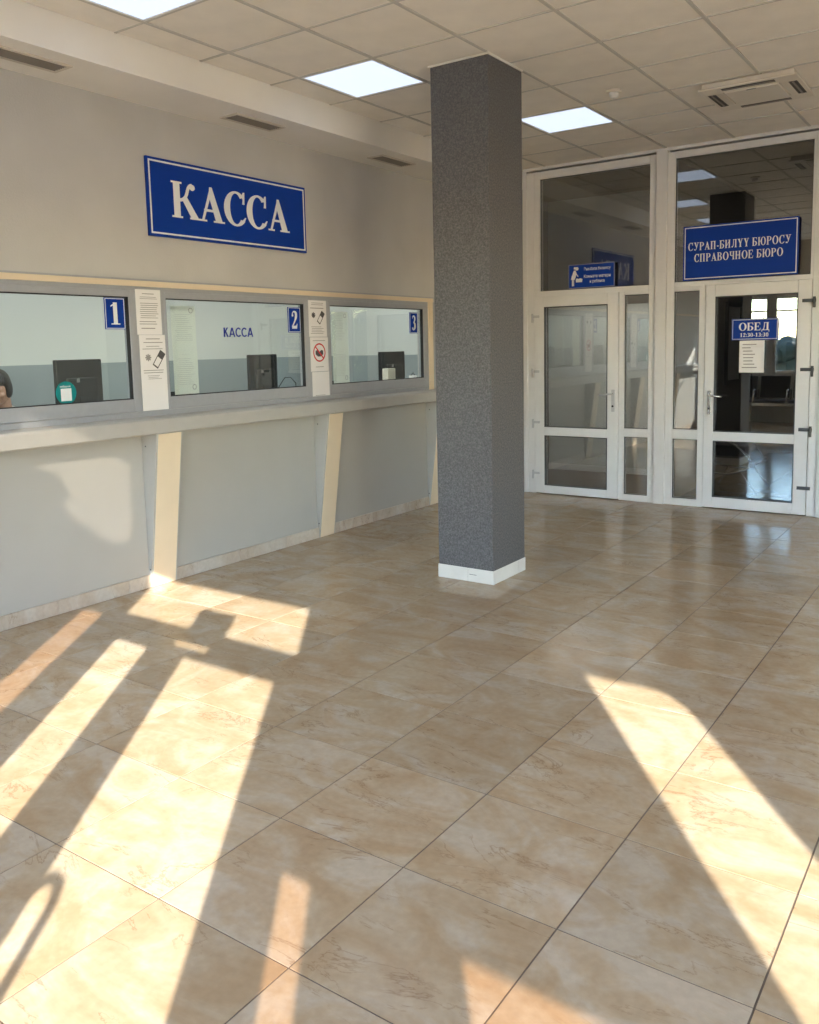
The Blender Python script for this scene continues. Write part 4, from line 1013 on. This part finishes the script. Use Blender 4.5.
tm = empty('card_terminal', (-4.80, 6.56, 1.145), 'ivory box shaped card terminal standing before the farthest monitor', 'card terminal')
tf = lambda u, v, d: (-4.80 + v, 6.47 + u, 1.145 + d)
MB().prism([(0.0, -0.03), (0.12, -0.03), (0.125, 0.0), (0.12, 0.04), (0.0, 0.04), (-0.004, 0.0)], tf, 0, 0.185).build('case', 'terminal', tm, 0.006)
MB().box(-4.759, -4.757, 6.485, 6.575, 1.17, 1.31).build('front_plate', 'terminal', tm, 0.001)

mg = empty('mug', (-4.74, 6.85, 1.145), 'small white mug at the corner of the farthest window', 'mug')
MB().lathe((-4.74, 6.85, 1.145), [(0.028, 0), (0.036, 0.01), (0.040, 0.105), (0.037, 0.105), (0.033, 0.012), (0.005, 0.010)], 24).build('cup', 'mug', mg, smooth=True)
MB().tube([(-4.74, 6.888, 1.23), (-4.74, 6.915, 1.225), (-4.74, 6.92, 1.195), (-4.74, 6.905, 1.175), (-4.74, 6.885, 1.17)], 0.006, 8).build('handle', 'mug', mg, smooth=True)

dt = empty('document_tray', (-4.70, 3.86, 1.145), 'black tray on the sill under the documents of the middle window', 'tray')
MB().box(-4.80, -4.66, 3.74, 4.02, 1.146, 1.152).build('base', 'black', dt)
MB().box(-4.80, -4.795, 3.74, 4.02, 1.152, 1.25).box(-4.665, -4.66, 3.74, 4.02, 1.152, 1.245).box(-4.795, -4.665, 3.74, 3.745, 1.152, 1.25).box(-4.795, -4.665, 4.015, 4.02, 1.152, 1.25).build('rim', 'black', dt)
dt2 = copy_tree(dt); dt2.location = (-4.70, 5.52, 1.145); dt2['label'] = 'black tray on the sill under the documents of the farthest window'
for o in (dt, dt2): o['group'] = 'trays on the inner sill'

# office chair of the cashier
oc = empty('office_chair', (-6.16, 3.56, 0), 'black office chair under the cashier', 'office chair')
FD = Vector((0.6, -0.8, 0)).normalized(); SD = Vector((0.8, 0.6, 0))
B0 = Vector((-6.19, 3.535, 0))
def loc(f, s, z): return B0 + FD * f + SD * s + Vector((0, 0, z))
cf = lambda u, v, d: tuple(loc(u, v, d))
MB().prism([(-0.22, -0.22), (0.18, -0.24), (0.24, -0.15), (0.24, 0.15), (0.18, 0.24), (-0.22, 0.22)], cf, 0.40, 0.47).build('seat', 'leather', oc, 0.02)
MB().prism([(-0.30, -0.20), (-0.25, -0.22), (-0.25, 0.22), (-0.30, 0.20)], cf, 0.55, 0.95).build('backrest', 'leather', oc, 0.02)
MB().tube([loc(-0.2, 0, 0.42), loc(-0.31, 0, 0.45), loc(-0.31, 0, 0.7)], 0.018).build('back_bar', 'black', oc)
MB().tube([loc(0, 0, 0.08), loc(0, 0, 0.40)], 0.028).build('column', 'steel', oc)
for k in range(5):
    a = 2 * math.pi * k / 5
    lg = MB().tube([loc(0, 0, 0.10), loc(0.28 * math.cos(a), 0.28 * math.sin(a), 0.065)], [0.028, 0.018]).build('leg', 'black', oc)
    e_ = loc(0.28 * math.cos(a), 0.28 * math.sin(a), 0.03)
    MB().ellipsoid(e_, (0.028, 0.028, 0.03), seg=12, rings=8).build('castor', 'black', lg)

# ---- cashier
pe = empty('person', tuple(B0), 'dark haired cashier in a white top looking down in the nearest window', 'person')
def cap(mb, a, b, r0, r1, n=6):
    a, b = Vector(a), Vector(b)
    for k in range(n + 1):
        t = k / n; mb.ellipsoid(a.lerp(b, t), (r0 + (r1 - r0) * t,) * 3, seg=14, rings=8)
def remesh(o, v, sm=6):
    r = o.modifiers.new('remesh', 'REMESH'); r.mode = 'VOXEL'; r.voxel_size = v; r.use_smooth_shade = True
    s = o.modifiers.new('smooth', 'SMOOTH'); s.factor = 0.5; s.iterations = sm
hc = loc(0.09, 0, 1.295)                                  # head centre, face tipped down
hr = Matrix((FD, SD, (0, 0, 1))).transposed() @ Matrix.Rotation(math.radians(22), 3, 'Y')
def hp(f, s, z): return hc + hr @ Vector((f, s, z))
bd = MB()
bd.ellipsoid(hc, (0.095, 0.074, 0.112), hr); bd.ellipsoid(hp(0.022, 0, -0.065), (0.072, 0.056, 0.058), hr)
bd.ellipsoid(hp(0.066, 0, -0.098), (0.026, 0.026, 0.02), hr); bd.ellipsoid(hp(0.098, 0, -0.028), (0.016, 0.014, 0.026), hr); bd.ellipsoid(hp(0.092, 0, -0.012), (0.012, 0.010, 0.03), hr)
for s in (-1, 1):
    bd.ellipsoid(hp(-0.005, s * 0.075, -0.02), (0.018, 0.010, 0.030), hr); bd.ellipsoid(hp(0.076, s * 0.034, 0.022), (0.016, 0.026, 0.012), hr); bd.ellipsoid(hp(0.064, s * 0.042, -0.035), (0.024, 0.022, 0.024), hr)
cap(bd, hp(-0.03, 0, -0.07), loc(0.0, 0, 1.06), 0.056, 0.062)
cap(bd, loc(-0.01, 0, 1.03), loc(-0.02, 0, 0.62), 0.12, 0.125, 8)
hands = []
for s in (-1, 1):
    cap(bd, loc(-0.01, s * 0.05, 1.02), loc(0.0, s * 0.17, 1.00), 0.07, 0.065)
    cap(bd, loc(0.0, s * 0.18, 0.99), loc(0.14, s * 0.22, 0.80), 0.052, 0.044)
    cap(bd, loc(0.14, s * 0.22, 0.80), loc(0.36, s * 0.12, 0.815), 0.042, 0.030)
    bd.ellipsoid(loc(0.405, s * 0.105, 0.812), (0.048, 0.040, 0.018), Matrix((FD, SD, (0, 0, 1))).transposed())
    for k, (ds, ln) in enumerate(((-0.030, 0.060), (-0.010, 0.072), (0.010, 0.068), (0.029, 0.052))):
        cap(bd, loc(0.43, s * 0.105 + ds, 0.812), loc(0.43 + ln * 0.6, s * 0.105 + ds * 1.15, 0.812), 0.0095, 0.009, 4)
        cap(bd, loc(0.43 + ln * 0.6, s * 0.105 + ds * 1.15, 0.812), loc(0.43 + ln, s * 0.105 + ds * 1.15, 0.794), 0.009, 0.0075, 4)
    cap(bd, loc(0.385, s * 0.105 - s * 0.03, 0.808), loc(0.425, s * 0.105 - s * 0.062, 0.797), 0.012, 0.009, 4)
    cap(bd, loc(0.0, s * 0.09, 0.555), loc(0.36, s * 0.11, 0.555), 0.075, 0.058, 8)
    cap(bd, loc(0.36, s * 0.11, 0.54), loc(0.38, s * 0.11, 0.12), 0.053, 0.036, 8)
    cap(bd, loc(0.37, s * 0.11, 0.05), loc(0.52, s * 0.12, 0.035), 0.042, 0.032, 5)
b = bd.build('body', 'skin', pe); remesh(b, 0.0065, 4)
sh = MB()
cap(sh, loc(-0.012, 0, 1.035), loc(-0.02, 0, 0.60), 0.128, 0.14, 8); cap(sh, loc(-0.005, -0.16, 0.995), loc(-0.005, 0.16, 0.995), 0.082, 0.082, 6)
for s in (-1, 1):
    cap(sh, loc(0.0, s * 0.18, 0.99), loc(0.14, s * 0.22, 0.80), 0.062, 0.054); cap(sh, loc(0.14, s * 0.22, 0.80), loc(0.34, s * 0.13, 0.815), 0.052, 0.041)
cap(sh, loc(0.0, 0, 1.06), loc(0.01, 0, 1.095), 0.085, 0.070, 3)
o = sh.build('shirt', 'shirt', pe); remesh(o, 0.01, 4)
tr_ = MB()
cap(tr_, loc(-0.02, 0, 0.60), loc(-0.02, 0, 0.575), 0.142, 0.125, 3)
for s in (-1, 1):
    cap(tr_, loc(0.0, s * 0.09, 0.555), loc(0.36, s * 0.11, 0.555), 0.085, 0.068, 8); cap(tr_, loc(0.36, s * 0.11, 0.54), loc(0.38, s * 0.11, 0.12), 0.063, 0.052, 8)
o = tr_.build('trousers', 'trousers', pe); remesh(o, 0.012, 4)
hm = MB()
hm.ellipsoid(hp(-0.022, 0, 0.030), (0.098, 0.084, 0.104), hr); hm.ellipsoid(hp(0.035, 0, 0.085), (0.060, 0.070, 0.040), hr)
for s in (-1, 1):
    hm.ellipsoid(hp(-0.020, s * 0.062, -0.01), (0.058, 0.026, 0.085), hr); hm.ellipsoid(hp(0.050, s * 0.050, 0.066), (0.034, 0.026, 0.028), hr)
hm.ellipsoid(hp(-0.070, 0, -0.035), (0.045, 0.066, 0.075), hr)
o = hm.build('hair', 'hair', pe); remesh(o, 0.007, 3)
for s in (-1, 1):
    MB().ellipsoid(hp(0.083, s * 0.034, 0.002), (0.008, 0.013, 0.007), hr, 12, 8).build('eye', 'eye', pe, smooth=True)
    MB().ellipsoid(hp(0.090, s * 0.034, 0.026), (0.008, 0.020, 0.004), hr, 12, 8).build('eyebrow', 'hair', pe, smooth=True)
MB().ellipsoid(hp(0.088, 0, -0.070), (0.010, 0.024, 0.008), hr, 12, 8).build('mouth', 'lip', pe, smooth=True)

# ---- things in the bureau behind the right glass door
pf = empty('picture_frame', (PT, 10.23, 1.02), 'tall black picture frame on the dark wall behind the right door', 'picture frame')
MB().box(PT + 0.001, PT + 0.03, 9.91, 9.96, 1.02, 1.95).box(PT + 0.001, PT + 0.03, 10.50, 10.55, 1.02, 1.95).box(PT + 0.001, PT + 0.03, 9.96, 10.50, 1.02, 1.07).box(PT + 0.001, PT + 0.03, 9.96, 10.50, 1.90, 1.95).build('frame', 'black', pf)
box('panel', 'bureau_light', pf, PT + 0.001, PT + 0.012, 9.96, 10.50, 1.07, 1.90)

def seat_row(x0, y, n, lab):
    o = empty('bench_seating', (x0 + n * 0.28, y, 0), lab, 'bench')
    box('beam', 'chrome', o, x0, x0 + n * 0.56, y - 0.03, y + 0.03, 0.33, 0.38)
    for k in range(n):
        a = x0 + k * 0.56 + 0.03
        MB().box(a, a + 0.5, y - 0.24, y + 0.22, 0.40, 0.45).build('seat', 'leather', o, 0.015)
        MB().prism([(y - 0.20, 0.47), (y - 0.24, 0.47), (y - 0.33, 0.86), (y - 0.29, 0.86)], lambda u, v, d: (d, u, v), a, a + 0.5).build('backrest', 'leather', o, 0.008)
    for a in (x0 + 0.15, x0 + n * 0.56 - 0.15):
        lg = MB().tube([(a, y, 0.35), (a, y, 0.05)], 0.022).tube([(a, y - 0.26, 0.02), (a, y, 0.05), (a, y + 0.26, 0.02)], 0.02).build('leg', 'chrome', o, smooth=True)
    for k in range(n + 1):
        a = x0 + k * 0.56
        MB().tube([(a, y - 0.2, 0.42), (a, y - 0.22, 0.62), (a, y + 0.16, 0.62), (a, y + 0.2, 0.42)], 0.014).build('armrest', 'chrome', o, smooth=True)
    return o
seat_row(-4.3, -0.42, 3, 'row of black waiting seats under the front window, mirrored in the right door')
ch = empty('armchair', (-2.25, 9.0, 0), 'black armchair on curved chrome tubes behind the right glass door', 'armchair')
MB().box(-2.56, -2.12, 8.82, 9.30, 0.36, 0.47).build('seat', 'leather', ch, 0.03)
MB().prism([(-2.60, 0.44), (-2.50, 0.42), (-2.54, 0.92), (-2.60, 0.92)], lf, 8.82, 9.30).build('backrest', 'leather', ch, 0.02)
def bcurve(p0, p1, p2, n=10):
    p0, p1, p2 = Vector(p0), Vector(p1), Vector(p2)
    return [p0 * (1 - t) ** 2 + p1 * 2 * t * (1 - t) + p2 * t * t for t in [k / n for k in range(n + 1)]]
for y in (8.80, 9.32):
    up = bcurve((-2.52, y, 0.54), (-2.20, y, 0.58), (-2.04, y, 0.30))
    lo = bcurve((-2.04, y, 0.28), (-2.28, y, 0.12), (-2.54, y, 0.24))
    arm = MB().tube(up, 0.014).build('arm_tube', 'chrome', ch, smooth=True)
    MB().tube(lo, 0.014).build('base_tube', 'chrome', ch, smooth=True)
    MB().lathe((-2.04, y, 0.29), [(0.03, -0.018), (0.03, 0.018)], 16, 'y').build('joint', 'chrome', arm)
    for a, b_ in (((-2.14, y, 0.205), (-1.99, y, 0.0)), ((-2.40, y, 0.185), (-2.50, y, 0.0))):
        MB().tube([a, b_], 0.012).build('leg', 'chrome', ch, smooth=True)

hd = MB()
rnd = random.Random(3)
for k in range(110):
    hd.ellipsoid((rnd.uniform(-9.5, -2.9), rnd.uniform(-6.4, -5.4), rnd.uniform(0.2, 1.62)), (rnd.uniform(0.16, 0.32),) * 3, seg=8, rings=6)
hd.box(-9.5, -2.9, -6.2, -5.7, -0.06, 1.4)
ho = hd.build('hedge', 'leaf', None); tag(ho, 'dark green hedge outside the front window', 'hedge')
for k, (x0, x1) in enumerate(((-4.12, -3.98), (-3.68, -3.50), (-2.66, -2.48))):
    o = empty('curtain', ((x0 + x1) / 2, FY + 0.06, 0.9), ['pale curtain at the cash wall end of the front window', 'pale curtain at the middle of the front window', 'pale curtain at the door end of the front window'][k], 'curtain', 'curtains of the front window')
    n = 24; vs = []
    for i in range(n + 1):
        x = x0 + (x1 - x0) * i / n; yy = FY + 0.05 + 0.018 * math.sin(i * 1.6)
        vs += [(x, yy, 0.88), (x, yy, 2.36), (x, yy + 0.004, 2.36), (x, yy + 0.004, 0.88)]
    fs = []
    for i in range(n):
        a = 4 * i; b_ = a + 4
        for q_ in range(4): fs.append([a + q_, a + (q_ + 1) % 4, b_ + (q_ + 1) % 4, b_ + q_])
    fs += [[0, 1, 2, 3], [4 * n + 3, 4 * n + 2, 4 * n + 1, 4 * n]]
    MB().add(vs, fs).build('drape', 'curtain', o)
    MB().tube([(x0 - 0.02, FY + 0.05, 2.37), (x1 + 0.02, FY + 0.05, 2.37)], 0.008).build('rod', 'darkgrey', o)

sky_screen = MB()
for k in range(150):
    sky_screen.ellipsoid((rnd.uniform(-2.5, 16), rnd.uniform(-13.6, -12.2), rnd.uniform(0.3, 2.7)), (rnd.uniform(0.35, 0.6),) * 3, seg=8, rings=6)
sky_screen.box(-2.5, 16, -13.2, -12.6, -0.06, 2.4)  # added to block the bright horizon in the glass reflections
to_ = sky_screen.build('hedge', 'leaf', None); tag(to_, 'long dark hedge added outside to screen bright low sky from reflections', 'hedge')
